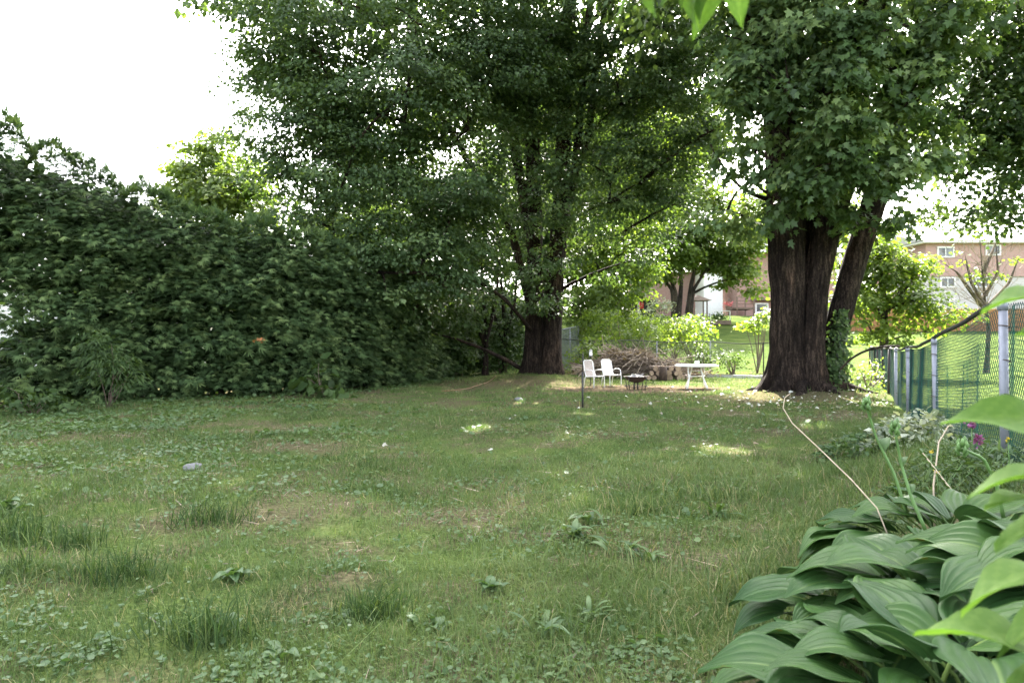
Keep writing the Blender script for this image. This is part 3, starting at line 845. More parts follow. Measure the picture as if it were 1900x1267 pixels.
# saplings left of the trunk
for i, (x, Y, lab) in enumerate(((900, 27.5, 'slender forked sapling in the dark gap left of the big maple trunk'), (935, 28.5, 'thin straight sapling close beside the big maple trunk'))):
    b = ground_at(x, Y)
    small_tree('sapling', lab, b,
               [[b, px(x+3, 620, Y), px(x-4, 540, Y), px(x-8, 440, Y)], [px(x+3, 625, Y), px(x+20, 560, Y), px(x+28, 480, Y)], [px(x, 640, Y), px(x-20, 580, Y), px(x-32, 520, Y)]],
               [px_blob(x-10, 500, Y, .9, d=.7), px_blob(x+15, 540, Y, .7, d=.6), px_blob(x-20, 560, Y, .7, d=.6), px_blob(x+5, 460, Y, .8, d=.6)],
               4, .13, .4, M['shrub'], M['bark'], per_clump=18, nb=16, rad=(.09, .025), group='saplings in the dark gap')

# ------------------------------------------------------------------ shrubs
def shrub(name, label, x, Y, blobs, per, size, mat, T=KITE, per_clump=20, clump=.35, cat='shrub', group=None, gap=.6, stems=7, sr=1.):
    b = ground_at(x, Y)
    t = thing(name, label, cat, b, group)
    P, D = blob_clumps(blobs, per*2.6, gap=gap, shell=.8)
    zmin = zg(P[:, 0], P[:, 1])+.05
    P[:, 2] = np.maximum(P[:, 2], zmin)
    Cn, v, w, S, tint = crown_leaves(P, D, per_clump, size, clump)
    Cn[:, 2] = np.maximum(Cn[:, 2], zg(Cn[:, 0], Cn[:, 1])+.02)
    leaves_obj('foliage', T, Cn, v, w, S, tint, mat, t)
    mb = MB()
    for i in range(stems):
        q = Vector(P[rng.integers(len(P))])
        mid = (b+q)*.5+Vector((random.uniform(-.2, .2), random.uniform(-.2, .2), .2))
        mb.tube(bezier(b, mid, q, 5), [.03*sr, .025*sr, .02*sr, .014*sr, .008*sr], 5)
    mb.build('stem', M['twig'], t, True)
    return t

for nm, lab, x, Y, bl, mt in shrub_list:
    shrub(nm, lab, x, Y, [px_blob(q[0], q[1], Y, q[2]) for q in bl], 4, .14, M[mt], per_clump=30, clump=.45)
shrub('understory_shrub', 'dark shrub filling the shade left of the saplings under the maple', 800, 27, [px_blob(800, 600, 27, 1.5), px_blob(850, 560, 27.5, 1.3), px_blob(770, 520, 27, 1.4), px_blob(830, 660, 26.5, .9), px_blob(780, 670, 26.5, .8)], 6, .12, M['shrub'], group='dark shrubs under the maple', T=KITE, per_clump=34)
shrub('understory_shrub', 'dark shrub directly left of the big maple trunk base', 925, 29, [px_blob(930, 620, 29, 1.2), px_blob(900, 660, 28.5, .9), px_blob(955, 580, 29.5, 1.1), px_blob(960, 660, 28, .7)], 6, .12, M['shrub'], group='dark shrubs under the maple', per_clump=34)
shrub('garden_shrub', 'bright lime green bush right behind the back fence wire', 1250, 34, [px_blob(1250, 615, 34, .85), px_blob(1285, 600, 34, .8), px_blob(1230, 640, 33, .6), px_blob(1290, 640, 33, .6)], 9, .12, M['yellow'], group=None)
shrub('garden_shrub', 'pale silvery round bush on the rise beside the vase shaped maple', 1228, 46, [px_blob(1228, 570, 46, 1.0, rz=.6)], 8, .14, M['pale'])
shrub('garden_shrub', 'dark low spreading bush on the slope below the round silvery bush', 1200, 42, [px_blob(1205, 595, 42, 1.0, rz=.45), px_blob(1235, 590, 42, .7, rz=.35)], 8, .12, M['shrub'])
shrub('fence_bush', 'dark leafy bush hanging over the back fence right of the brush pile', 1300, 28.3, [px_blob(1310, 660, 28.3, .55, rz=.5), px_blob(1282, 670, 28.3, .5)], 14, .10, M['shrub'], group='bushes along the back fence')
shrub('fence_bush', 'rounded dark bush against the back fence behind the white table', 1360, 28.2, [px_blob(1362, 668, 28.2, .6, rz=.45), px_blob(1335, 660, 28.2, .45)], 14, .10, M['shrub'], group='bushes along the back fence')
shrub('fence_bush', 'loose light green bush behind the two patio chairs', 1085, 28.4, [px_blob(1080, 660, 28.4, .6), px_blob(1060, 680, 27.8, .4), px_blob(1100, 640, 28.6, .6)], 12, .10, M['bright'], group='bushes along the back fence')
shrub('fence_bush', 'feathery bright bush in the corner past the two fences', 1160, 32, [px_blob(1140, 610, 32, 1.0), px_blob(1180, 625, 32, .8), px_blob(1110, 600, 33, .9), px_blob(1200, 600, 33, .7)], 7, .11, M['bright'], group='bushes along the back fence')
shrub('maple_shoots', 'leafy green shoots in front of the brick bungalow beside the big trunk', 1405, 30, [px_blob(1410, 592, 30, .45, rz=.25), px_blob(1380, 603, 30, .35, rz=.15), px_blob(1425, 580, 30, .3)], 18, .15, M['bright'], T=MAPLE_S)
shrub('fence_weeds', 'weedy green clump at the foot of the far right fence beside the trunk', 1610, 19.5, [px_blob(1610, 700, 19, .5, rz=.3), px_blob(1630, 680, 20, .5, rz=.35), px_blob(1645, 715, 17.5, .35, rz=.2)], 16, .08, M['bright'], cat='weeds')
shrub('lance_shrub', 'upright narrow leaved shrub standing in front of the hedge on the left', 200, 14.2, [px_blob(195, 660, 14.0, .45, rz=.5), px_blob(225, 690, 13.9, .4), px_blob(180, 640, 14.1, .3, rz=.4)], 24, .13, M['shrub'], T=LANCE, clump=.22, per_clump=18, sr=.3)
shrub('burdock_plant', 'broad leaved weed growing at the dark foot of the hedge', 600, 17.2, [px_blob(600, 690, 17.2, .45, rz=.35), px_blob(620, 712, 17, .35, rz=.2)], 10, .22, M['shrub'], T=ROUND, per_clump=7, sr=.4, clump=.3, cat='weed')
shrub('bramble_patch', 'low tangled bramble at the left end of the hedge foot', 60, 13.0, [px_blob(60, 735, 13.1, .55, rz=.18), px_blob(130, 742, 13.3, .45, rz=.15), px_blob(0, 730, 13, .5, rz=.2)], 20, .10, M['shrub'], T=MAPLE_S, cat='bramble', clump=.22, sr=.3)

# ------------------------------------------------------------------ cedar hedge
def cedar_hedge():
    t = thing('cedar_hedge', 'tall dense cedar hedge stepping down towards the big maple', 'hedge', (-8.3, 16.6, 0))
    seg = np.hypot(np.diff(HEDGE[:, 0]), np.diff(HEDGE[:, 1]))
    cum = np.concatenate([[0], np.cumsum(seg)])
    L = cum[-1]
    hs = np.array([7.6, 7.0, 6.2, 5.15, 4.55, 4.2, 4.0, 4.0, 4.0])
    nb, kb = 10000, 11                     # boughs, sprays on each
    n = nb*kb
    s = np.repeat(rng.random(nb)*L, kb)+rng.normal(size=n)*.11
    s = np.clip(s, 0, L)
    ub = np.repeat(rng.random(nb), kb)
    jh = rng.normal(size=n)*.075
    fb = np.repeat(rng.random(nb), kb); db = np.repeat(rng.random(nb), kb); tb = np.repeat(rng.random(nb), kb)
    jd = rng.normal(size=n)*.09
    X = np.interp(s, cum, HEDGE[:, 0]); Y = np.interp(s, cum, HEDGE[:, 1])
    X2 = np.interp(np.minimum(s+.3, L), cum, HEDGE[:, 0]); Y2 = np.interp(np.minimum(s+.3, L), cum, HEDGE[:, 1])
    X1 = np.interp(np.maximum(s-.3, 0), cum, HEDGE[:, 0]); Y1 = np.interp(np.maximum(s-.3, 0), cum, HEDGE[:, 1])
    tx, ty = X2-X1, Y2-Y1
    tl = np.hypot(tx, ty); tx /= tl; ty /= tl
    nx, ny = ty, -tx           # towards the lawn
    top = np.interp(s, cum, hs)+.55*(vnoise(s*1.1, s*0, 3)-.5)+.5*(vnoise(s*2.7, s*0, 4)-.5)+.25*(vnoise(s*9, s*0, 8)-.5)
    h = np.clip(.12+ub**.85*(top-.12)+jh, .05, None)
    face = fb
    prof = 1.1*np.sqrt(np.clip(1-np.clip(h/top, 0, 1)**6, 0, 1))+.25        # half thickness
    bulge = .35*(fbm(s*1.3, h*1.2, 9)-.5)+.4*(fbm(s*.55, h*.5, 19)-.5)+.5*(vnoise(s*2.6, h*3.8, 39)-.5)
    depth = np.where(face < .72, db**2*.42, db*2*prof)+jd   # distance in from the front skin
    d = prof+bulge-depth
    # gaps low on the left
    gap = np.exp(-(((s-7.9)/1.5)**2+((h-1.95)/.75)**2))
    gap = np.maximum(gap, .8*np.exp(-(((s-6.2)/1.0)**2+((h-2.6)/.5)**2)))
    keep = rng.random(n) > gap*1.3*(fbm(s*2.2, h*2.6, 29) > .36)
    X, Y, h, nx, ny, tx, ty, d, s, top, depth, tb, jd, jh = [a[keep] for a in (X, Y, h, nx, ny, tx, ty, d, s, top, depth, tb, jd, jh)]
    n = len(X)
    back = .95
    Cx = X+nx*(d-back); Cy = Y+ny*(d-back)
    Cn = np.stack([Cx, Cy, h+zg(X, Y)], 1)
    out = np.stack([nx, ny, 0*nx], 1); tan = np.stack([tx, ty, 0*tx], 1)
    tip = np.clip((h-(top-.7))/.7, 0, 1)[:, None]
    v = out*(.9-.6*tip)+tan*rng.normal(size=(n, 1))*.55+np.array([0, 0, 1.])*(rng.normal(size=(n, 1))*.3-.32+1.3*tip)
    w = np.array([0, 0, 1.])*.9+out*.55+rng.normal(size=(n, 3))*.35
    S = .165*np.exp(rng.normal(size=n)*.28)
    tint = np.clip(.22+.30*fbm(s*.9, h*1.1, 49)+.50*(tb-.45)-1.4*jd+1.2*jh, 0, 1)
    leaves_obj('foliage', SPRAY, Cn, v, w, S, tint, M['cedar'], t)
    # browned inner twigs that close the middle of the hedge
    m = 36000
    s = rng.random(m)*L
    X = np.interp(s, cum, HEDGE[:, 0]); Y = np.interp(s, cum, HEDGE[:, 1])
    tx = np.interp(np.minimum(s+.3, L), cum, HEDGE[:, 0])-np.interp(np.maximum(s-.3, 0), cum, HEDGE[:, 0])
    ty = np.interp(np.minimum(s+.3, L), cum, HEDGE[:, 1])-np.interp(np.maximum(s-.3, 0), cum, HEDGE[:, 1])
    tl = np.hypot(tx, ty); nx, ny = ty/tl, -tx/tl
    top = np.interp(s, cum, hs)-.45
    h = .05+rng.random(m)*(top-.25)
    gap = np.exp(-(((s-8.0)/1.7)**2+((h-2.1)/.85)**2))
    k = rng.random(m) > gap*2.2
    X, Y, nx, ny, h = [a[k] for a in (X, Y, nx, ny, h)]; m = len(X)
    dd = rng.normal(size=m)*.26*np.clip((top[k]-h)/1.2, .15, 1)-.95
    Cn = np.stack([X+nx*dd, Y+ny*dd, h+zg(X, Y)], 1)
    leaves_obj('inner_twigs', KITE, Cn, rng.normal(size=(m, 3))*np.array([1, 1, .7]), np.stack([nx, ny, 0*nx], 1)+rng.normal(size=(m, 3))*.5, .29*np.exp(rng.normal(size=m)*.2), rng.random(m)*.3, M['cedar'], t, kind='stuff')
    for q in np.arange(.5, L, .62):
        x = float(np.interp(q, cum, HEDGE[:, 0])); y = float(np.interp(q, cum, HEDGE[:, 1]))
        i = min(np.searchsorted(cum, q), len(cum)-1)-1; i = max(i, 0)
        dx, dy = HEDGE[i+1]-HEDGE[i]; l = math.hypot(dx, dy)
        x += -dy/l*.95*1; y += dx/l*.95
        z = zf(x, y); hh = float(np.interp(q, cum, hs))*.86
        j = [random.uniform(-.07, .07) for _ in range(4)]
        MB().tube([(x, y, z-.1), (x+j[0], y+j[1], z+hh*.4), (x+j[2], y+j[3], z+hh)], [.075, .055, .015], 6).build('trunk', M['bark_grey'], t, True)
    return t
cedar_hedge()
# one browned spray in the hedge face
p = px(480, 632, 16.45)
t = thing('dead_spray', 'small orange brown dead cedar spray stuck in the hedge face', 'dead spray', p)
n = 14
leaves_obj('foliage', SPRAY, np.array(p)+rng.normal(size=(n, 3))*np.array([.07, .03, .05]), rng.normal(size=(n, 3))*.5+np.array([.5, -.6, -.1]), rng.normal(size=(n, 3))*.4+np.array([0, -.5, 1]), np.full(n, .10), rng.random(n), M['orange'], t)
MB().tube([p+Vector((0, .35, .05)), p], .006, 5).build('stem', M['twig'], t)

# ------------------------------------------------------------------ buildings
def house_box(mb, x0, x1, y0, y1, z0, z1):
    return mb.box(((x0+x1)/2, (y0+y1)/2, (z0+z1)/2), (x1-x0, y1-y0, z1-z0))

def window(parent, x, y, z, w, h, bars=1):
    f = MB()
    t = .12
    for c, s in (((x, y-.04, z+h/2+t/2), (w+2*t, .12, t)), ((x, y-.04, z-h/2-t/2), (w+2*t, .14, t)), ((x-w/2-t/2, y-.04, z), (t, .12, h)), ((x+w/2+t/2, y-.04, z), (t, .12, h))):
        f.box(c, s)
    fo = f.build('window', M['white'], parent)
    for k in range(bars+1):
        cw = w/(bars+1)
        MB().box((x-w/2+cw*(k+.5), y-.012, z), (cw-.03, .02, h)).build('pane', M['glass'], fo)
    for k in range(bars):
        MB().box((x-w/2+w/(bars+1)*(k+1), y-.03, z), (.06, .07, h)).build('mullion', M['white'], fo)
    return fo

def right_house():
    Y = 60
    p0 = px(1716, 500, Y); z0 = zf(p0.x, Y)-.2
    x0, x1 = p0.x, p0.x+13
    zt = px(0, 452, Y).z; zm = px(0, 513, Y).z
    t = thing('brick_house', 'two storey house with red brick above pale siding behind the bare tree', 'house', (x0+6, Y+4, z0))
    house_box(MB(), x0, x1, Y, Y+8, z0, zm).build('siding_wall', M['siding'], t)
    house_box(MB(), x0, x1, Y-.15, Y+8, zm, zt).build('brick_wall', M['brick'], t)
    MB().box(((x0+x1)/2, Y+3.9, zt+.09), (14, 9.2, .18)).build('eave', M['white'], t)
    r = MB()
    zr = zt+1.3
    r.v += [(x0-.6, Y-.8, zt+.18), (x1+.6, Y-.8, zt+.18), (x1+.6, Y+8.6, zt+.18), (x0-.6, Y+8.6, zt+.18), (x0-.6, Y+3.9, zr), (x1+.6, Y+3.9, zr)]
    r.f += [(0, 1, 5, 4), (1, 2, 5), (2, 3, 4, 5), (3, 0, 4)]
    r.build('roof', M['roof'], t)
    for xp, yp, w, h in ((1754, 468, 1.25, .72), (1842, 464, 1.1, .72)):
        q = px(xp, yp, Y-.15)
        window(t, q.x, Y-.15, q.z, w, h)
    for xp, yp, w, h in ((1758, 524, 1.1, .7), (1822, 524, 1.1, .7)):
        q = px(xp, yp, Y)
        window(t, q.x, Y, q.z, w, h)
    q = px(1720, 572, Y)
    window(t, q.x+.3, Y, q.z, .8, .5)
def siding_mat():
    m, nt, b, out = mat_new('pale_siding')
    tc = nt.nodes.new('ShaderNodeTexCoord'); wv = nt.nodes.new('ShaderNodeTexWave')
    wv.bands_direction = 'Z'; wv.wave_profile = 'SAW'; wv.inputs['Scale'].default_value = 1.6; wv.inputs['Distortion'].default_value = 0
    nt.links.new(tc.outputs['Object'], wv.inputs['Vector'])
    nt.links.new(ramp(nt, wv.outputs['Fac'], [(0, (.36, .34, .32)), (.2, (.46, .44, .42)), (1, (.50, .48, .46))]), b.inputs['Base Color'])
    b.inputs['Roughness'].default_value = .7
    return m
M['siding'] = siding_mat()
right_house()

def back_house():
    Y = 62
    a = px(1368, 560, Y); z0 = zf(a.x, Y)-.2
    x0, x1 = a.x, a.x+9
    zt = px(0, 470, Y).z
    t = thing('brick_bungalow', 'low brown brick house with a white framed window just left of the big trunk', 'house', (x0+4, Y+4, z0))
    house_box(MB(), x0, x1, Y, Y+8, z0, zt).build('wall', M['brick2'], t)
    MB().box(((x0+x1)/2, Y+3.8, zt+.08), (9.8, 9.2, .16)).build('eave', M['white'], t)
    r = MB()
    zr = zt+1.6
    r.v += [(x0-.5, Y-.8, zt+.16), (x1+.5, Y-.8, zt+.16), (x1+.5, Y+8.6, zt+.16), (x0-.5, Y+8.6, zt+.16), (x0-.5, Y+3.9, zr), (x1+.5, Y+3.9, zr)]
    r.f += [(0, 1, 5, 4), (1, 2, 5), (2, 3, 4, 5), (3, 0, 4)]
    r.build('roof', M['roof'], t)
    MB().box(((x0+x1)/2+.6, Y-.25, px(0, 556, Y).z), (x1-x0-1.2, .5, .18)).build('ledge', M['deck'], t)
    q = px(1413, 576, Y)
    window(t, q.x, Y, q.z, .95, 1.1, 0)
    # garage with the blank white wall
    b = px(1306, 560, Y+1); z1 = zf(b.x, Y)-.2
    g = thing('white_garage', 'blank bright white wall of a garage right of the vase shaped maple', 'garage', (b.x+1, Y+3, z1))
    xe = px(1341, 0, Y+1).x
    house_box(MB(), b.x, xe, Y+1, Y+6, z1, px(0, 500, Y+1).z).build('wall', M['white'], g)
    rr = MB(); zt2 = px(0, 500, Y+1).z
    rr.v += [(b.x-.3, Y+.6, zt2), (xe+.3, Y+.6, zt2), (xe+.3, Y+6.3, zt2), (b.x-.3, Y+6.3, zt2), (b.x-.3, Y+3.5, zt2+.9), (xe+.3, Y+3.5, zt2+.9)]
    rr.f += [(0, 1, 5, 4), (1, 2, 5), (2, 3, 4, 5), (3, 0, 4), (0, 3, 2, 1)]
    rr.build('roof', M['roof'], g)
    # brick house further left
    c = px(1225, 560, Y+4); z2 = zf(c.x, Y+4)-.2
    h = thing('brick_house', 'brick house mostly hidden behind the vase shaped maple', 'house', (c.x+2, Y+6, z2))
    x2 = px(1304, 0, Y+4).x
    house_box(MB(), c.x-2, x2, Y+4, Y+11, z2, px(0, 505, Y+4).z).build('wall', M['brick2'], h)
    z3 = px(0, 505, Y+4).z
    rr = MB()
    rr.v += [(c.x-2.4, Y+3.5, z3), (x2+.3, Y+3.5, z3), (x2+.3, Y+11.4, z3), (c.x-2.4, Y+11.4, z3), (c.x-2.4, Y+7.5, z3+1.4), (x2+.3, Y+7.5, z3+1.4)]
    rr.f += [(0, 1, 5, 4), (1, 2, 5), (2, 3, 4, 5), (3, 0, 4), (0, 3, 2, 1)]
    rr.build('roof', M['roof'], h)
    # raised deck against the bungalow
    dk = px(1376, 573, Y-1.6)
    d = thing('wooden_deck', 'small raised wooden deck with rails against the brick bungalow', 'deck', (dk.x, Y-1.5, zf(dk.x, Y-1.5)))
    zd = dk.z
    MB().box((dk.x, Y-1.5, zd), (1.6, 2.4, .16)).build('platform', M['deck'], d)
    for sx in (-.74, .74):
        for sy in (-1.1, 1.1):
            zb = zf(dk.x+sx, Y-1.5+sy)
            MB().box((dk.x+sx, Y-1.5+sy, (zb+zd+1)/2), (.1, .1, zd+1-zb)).build('post', M['deck'], d)
    for zz in (.35, .65, .95):
        MB().box((dk.x, Y-2.66, zd+zz), (1.4, .05, .06)).build('rail', M['deck'], d)
    cx = px(1352, 562, Y-2)
    pf = thing('flower_pot', 'pink flowers in a pot near the deck steps', 'flower pot', (cx.x, Y-2, cx.z-.6))
    MB().lathe((cx.x, Y-2, cx.z-.7), [(.01, 0), (.2, 0), (.28, .4), (.26, .4), (.02, .36)], 12).build('pot', M['deck'], pf)
    n = 60
    leaves_obj('flowers', KITE, np.array((cx.x, Y-2, cx.z-.15))+rng.normal(size=(n, 3))*np.array([.22, .15, .13]), rng.normal(size=(n, 3)), rng.normal(size=(n, 3)), np.full(n, .16), rng.random(n), M['pink'], pf, kind='stuff')
    # covered bench frame before the garage
    pg = px(1295, 580, 52); gz = zf(pg.x, 52)
    a = thing('garden_arbour', 'small dark roofed garden frame on posts right of the vase shaped maple stems', 'arbour', (pg.x, 52, gz))
    for sx in (-.55, .55):
        for sy in (-.5, .5):
            MB().box((pg.x+sx, 52+sy, gz+.75), (.09, .09, 1.6)).build('post', M['deck'], a)
    rr = MB(); zt2 = gz+1.55
    rr.v += [(pg.x-.85, 51.2, zt2), (pg.x+.85, 51.2, zt2), (pg.x+.85, 52.8, zt2), (pg.x-.85, 52.8, zt2), (pg.x, 52, zt2+.45)]
    rr.f += [(0, 1, 4), (1, 2, 4), (2, 3, 4), (3, 0, 4), (0, 3, 2, 1)]
    rr.build('roof', M['deck'], a)
    # raised planting bed
    rb = px(1333, 592, 50); rz = zf(rb.x, 50)
    a = thing('raised_bed', 'raised timber bed with bluish plants under a pale frame', 'planter', (rb.x, 50, rz))
    for dy in (-.5, .5):
        MB().box((rb.x, 50+dy, rz+.12), (1.5, .08, .3)).build('board', M['deck'], a)
    for dx in (-.75, .75):
        MB().box((rb.x+dx, 50, rz+.12), (.08, .92, .3)).build('board', M['deck'], a)
    MB().box((rb.x, 50, rz+.1), (1.42, .9, .24)).build('soil', M['rust'], a)
    f = MB()
    for dx in (-.7, .7):
        f.tube([(rb.x+dx, 49.55, rz+.2), (rb.x+dx, 49.55, rz+.95)], .03, 6)
    f.tube([(rb.x-.7, 49.55, rz+.95), (rb.x+.7, 49.55, rz+.95)], .03, 6)
    f.build('frame', M['white'], a)
    n = 200
    leaves_obj('plants', KITE, np.array((rb.x, 50, rz+.55))+rng.normal(size=(n, 3))*np.array([.35, .2, .16]), rng.normal(size=(n, 3)), rng.normal(size=(n, 3)), np.full(n, .18), rng.random(n), M['cover'], a, kind='stuff')
    # dark shed with red thing
    sp = px(1197, 572, 52); sz = zf(sp.x, 52)
    a = thing('garden_shed', 'small dark shed with a red lamp box beside the round silvery bush', 'shed', (sp.x, 52.5, sz))
    MB().box((sp.x+.2, 52.5, sz+.75), (1.2, 1.2, 1.6)).build('wall', M['blackmetal'], a)
    MB().box((sp.x+.2, 52.5, sz+1.58), (1.5, 1.5, .08)).build('roof', M['deck'], a)
    MB().box((sp.x-.3, 51.86, sz+1.2), (.32, .1, .5)).build('box', M['red'], a)
back_house()

def hedge_back_building():
    t = thing('white_building', 'pale building wall glimpsed through the gaps low in the hedge', 'building', (-26, 34, 0))
    MB().box((-26, 34, 1.9), (22, 6, 3.8)).build('wall', M['white'], t)
    r = MB()
    r.v += [(-37.4, 30.6, 3.8), (-14.6, 30.6, 3.8), (-14.6, 37.4, 3.8), (-37.4, 37.4, 3.8), (-37.4, 34, 5.2), (-14.6, 34, 5.2)]
    r.f += [(0, 1, 5, 4), (1, 2, 5), (2, 3, 4, 5), (3, 0, 4), (0, 3, 2, 1)]
    r.build('roof', M['roof'], t)
hedge_back_building()

def board_fence():
    Y = 46
    x0 = px(1560, 0, Y).x; x1 = x0+22
    t = thing('board_fence', 'brown wooden board fence at the far side of the sunny lawn', 'fence', (x0, Y, zf(x0, Y)))
    w = .145
    me = None
    k = 0
    x = x0
    while x < x1:
        z = zf(x, Y); h = 1.5+random.uniform(-.03, .03)
        y = Y+random.uniform(-.012, .012)
        if me is None:
            mbx = MB(); mbx.v += [(-.068, -.012, 0), (.068, -.012, 0), (.068, .012, 0), (-.068, .012, 0), (-.068, -.012, 1.5), (.068, -.012, 1.5), (.068, .012, 1.5), (-.068, .012, 1.5), (0, -.012, 1.56), (0, .012, 1.56)]
            mbx.f += [(0, 1, 5, 8, 4), (2, 3, 7, 9, 6), (1, 2, 6, 5), (3, 0, 4, 7), (5, 6, 9, 8), (7, 4, 8, 9)]
            me = bpy.data.meshes.new('board'); me.from_pydata(mbx.v, [], mbx.f); me.update(); me.materials.append(M['fencewood'])
        o = link('board', me, t)
        o.location = Vector((x, y, z-.03+random.uniform(-.02, .02)))-Vector(ORG[t.name])
        x += w; k += 1
    for zz in (.35, 1.2):
        MB().box(((x0+x1)/2, Y+.06, zf(x0, Y)+zz), (x1-x0, .05, .09)).build('rail', M['fencewood'], t)
board_fence()

# ------------------------------------------------------------------ chain link fences
def fence_mesh(P, H, L, pitch, r, segs):
    """diagonal wires; P(s,h)->Vector"""
    mb = MB()
    n = int((L+H)/pitch)
    for sgn in (1, -1):
        for i in range(n):
            s0 = -H+i*pitch if sgn > 0 else i*pitch
            pts = []
            for k in range(segs+1):
                h = H*k/segs
                s = s0+h*sgn
                if 0 <= s <= L:
                    pts.append(P(s, h)+Vector((0, 0, 0)))
            if len(pts) > 1:
                mb.tube(pts, r, 3, cap=False)
    return mb

def fence_right():
    pts = [Vector((x, y, zf(x, y))) for x, y in FENCE]
    # extra posts keep the photograph's spacing
    t = thing('chain_link_fence', 'green chain link fence with grey posts and dark top rail running along the right side', 'fence', pts[2])
    cum = [0]
    for a, b in zip(pts[:-1], pts[1:]):
        cum.append(cum[-1]+(Vector((b.x-a.x, b.y-a.y))).length)
    L = cum[-1]
    H = 1.2
    def P(s, h):
        i = 0
        while i < len(cum)-2 and s > cum[i+1]: i += 1
        u = (s-cum[i])/(cum[i+1]-cum[i])
        x = pts[i].x+(pts[i+1].x-pts[i].x)*u; y = pts[i].y+(pts[i+1].y-pts[i].y)*u
        sag = -.05*math.sin(u*math.pi)*(1 if i > 2 else .3)
        z = pts[i].z+(pts[i+1].z-pts[i].z)*u
        wob = .012*math.sin(s*3.1+h*2)
        return Vector((x+wob, y, z+h+sag*(h/H)))
    lean = [.0, .02, .03, .05, .03, 0, -.02, .06, -.05, .03, 0]
    for i, p in enumerate(pts):
        r = .03
        top = P(cum[i], H)
        f = Vector((p.x+lean[i]*.8, p.y, p.z-.2))
        po = MB().tube([f, top+Vector((0, 0, -.02))], [r, r], 12).build('post', M['galv'] if i < 6 else M['blackmetal'], t, True)
        MB().tube([top+Vector((0, 0, -.07)), top+Vector((0, 0, -.03)), top+Vector((0, 0, .0))], [r*1.18, r*1.18, r*.9], 12).build('cap', M['galv'] if i < 6 else M['blackmetal'], po, True)
    n = 60
    MB().tube([P(L*i/n, H+.015) for i in range(n+1)], .021, 8).build('top_rail', M['rail'], t, True)
    fence_mesh(lambda s, h: P(s, h)+Vector((.034, 0, 0)), H-.02, L, .062, .0019, 9).build('wire_mesh', M['wire'], t, kind='stuff')
    # tie wires on posts
    mb = MB()
    for i in range(2, 6):
        for hh in (.25, .5, .75, 1.0):
            c = P(cum[i], hh)
            f = Vector((lean[i]*.8*(1-hh/H), 0, 0))
            mb.tube([c+f+Vector((.036*math.cos(a), .036*math.sin(a), .02*math.sin(a*.5))) for a in np.linspace(0, 6.2, 9)], .004, 4)
    mb.build('tie_wire', M['rust'], t, kind='stuff')
    # torn green plastic netting fixed to the mesh
    rows, d = 30, .040
    V = []; F = []
    def netp(s, h):
        fold = .5+.5*math.sin(s*1.9+1.0)
        droop = .02*math.sin(s*5+h*3)
        p = P(s, h)
        return p+Vector((.045+.02*math.sin(s*7.0+h*1.1), .01*math.sin(s*9), -.03+droop))
    def strip(plist, wv):
        b = len(V)
        for q in plist:
            V.append(q-wv); V.append(q+wv)
        for k in range(len(plist)-1):
            F.append((b+2*k, b+2*k+1, b+2*k+3, b+2*k+2))
    s0, s1 = cum[1]+.4, cum[9]
    N = 300
    torn = lambda s, h: (h > .62+.5*float(vnoise(s*1.4, 0., 61)) and s > cum[2]+.3 and s < cum[3]-.6)
    for j in range(rows):
        h = .02+j*d
        cur = []
        for i in range(N+1):
            s = s0+(s1-s0)*i/N
            if torn(s, h) or (s > cum[4] and j % 2):
                if len(cur) > 1: strip(cur, Vector((0, 0, .0014)))
                cur = []
            else:
                cur.append(netp(s, h))
        if len(cur) > 1: strip(cur, Vector((0, 0, .0014)))
    s = s0
    while s < s1:
        bun = float(vnoise(s*2.3, 1.5, 71))
        step = (.042 if bun < .70 else .014)*(1 if s < cum[4] else 2.8)          # bunched folds are denser
        cur = []
        for k in range(13):
            h = .02+k*(rows-1)*d/12
            if torn(s, h): break
            cur.append(netp(s, h)+Vector((0, 0, 0)))
        if len(cur) > 1: strip(cur, Vector((.0014, .001, 0)))
        s += step
    part_np('netting', np.array([tuple(v) for v in V]), np.array(F), M['net'], t, kind='stuff')
    # thin vine stem draped on the fence
    return P, cum
FP, FCUM = fence_right()

def fence_back():
    A = Vector((15.3, 29.2, 0)); B = Vector((1.6, 29.0, 0))
    t = thing('chain_link_fence', 'grey wire fence running across the back behind the brush pile', 'fence', (8, 29.1, 0))
    L = (B-A).length
    H = 1.22
    def P(s, h):
        u = s/L
        p = A.lerp(B, u)
        return Vector((p.x, p.y, .02+.24*u+h+0*zf(p.x, p.y)+.03*math.sin(s*2)*h))
    for i in range(7):
        s = L*i/6
        MB().tube([P(s, -.4), P(s, H+.03)], .028, 8).build('post', M['blackmetal'] if i < 3 else M['galv'], t, True)
    MB().tube([P(L*i/30, H) for i in range(31)], .024, 6).build('top_rail', M['rail'] if False else M['galvdark'], t, True)
    fence_mesh(P, H-.03, L, .085, .0022, 8).build('wire_mesh', M['wire_far'], t, kind='stuff')
M['galvdark'] = plain('backlit_rail', (.06, .065, .06), .7, metal=.0, var=.3, scale=10)  # grey rail, its colour darkened to imitate being seen against the light
fence_back()
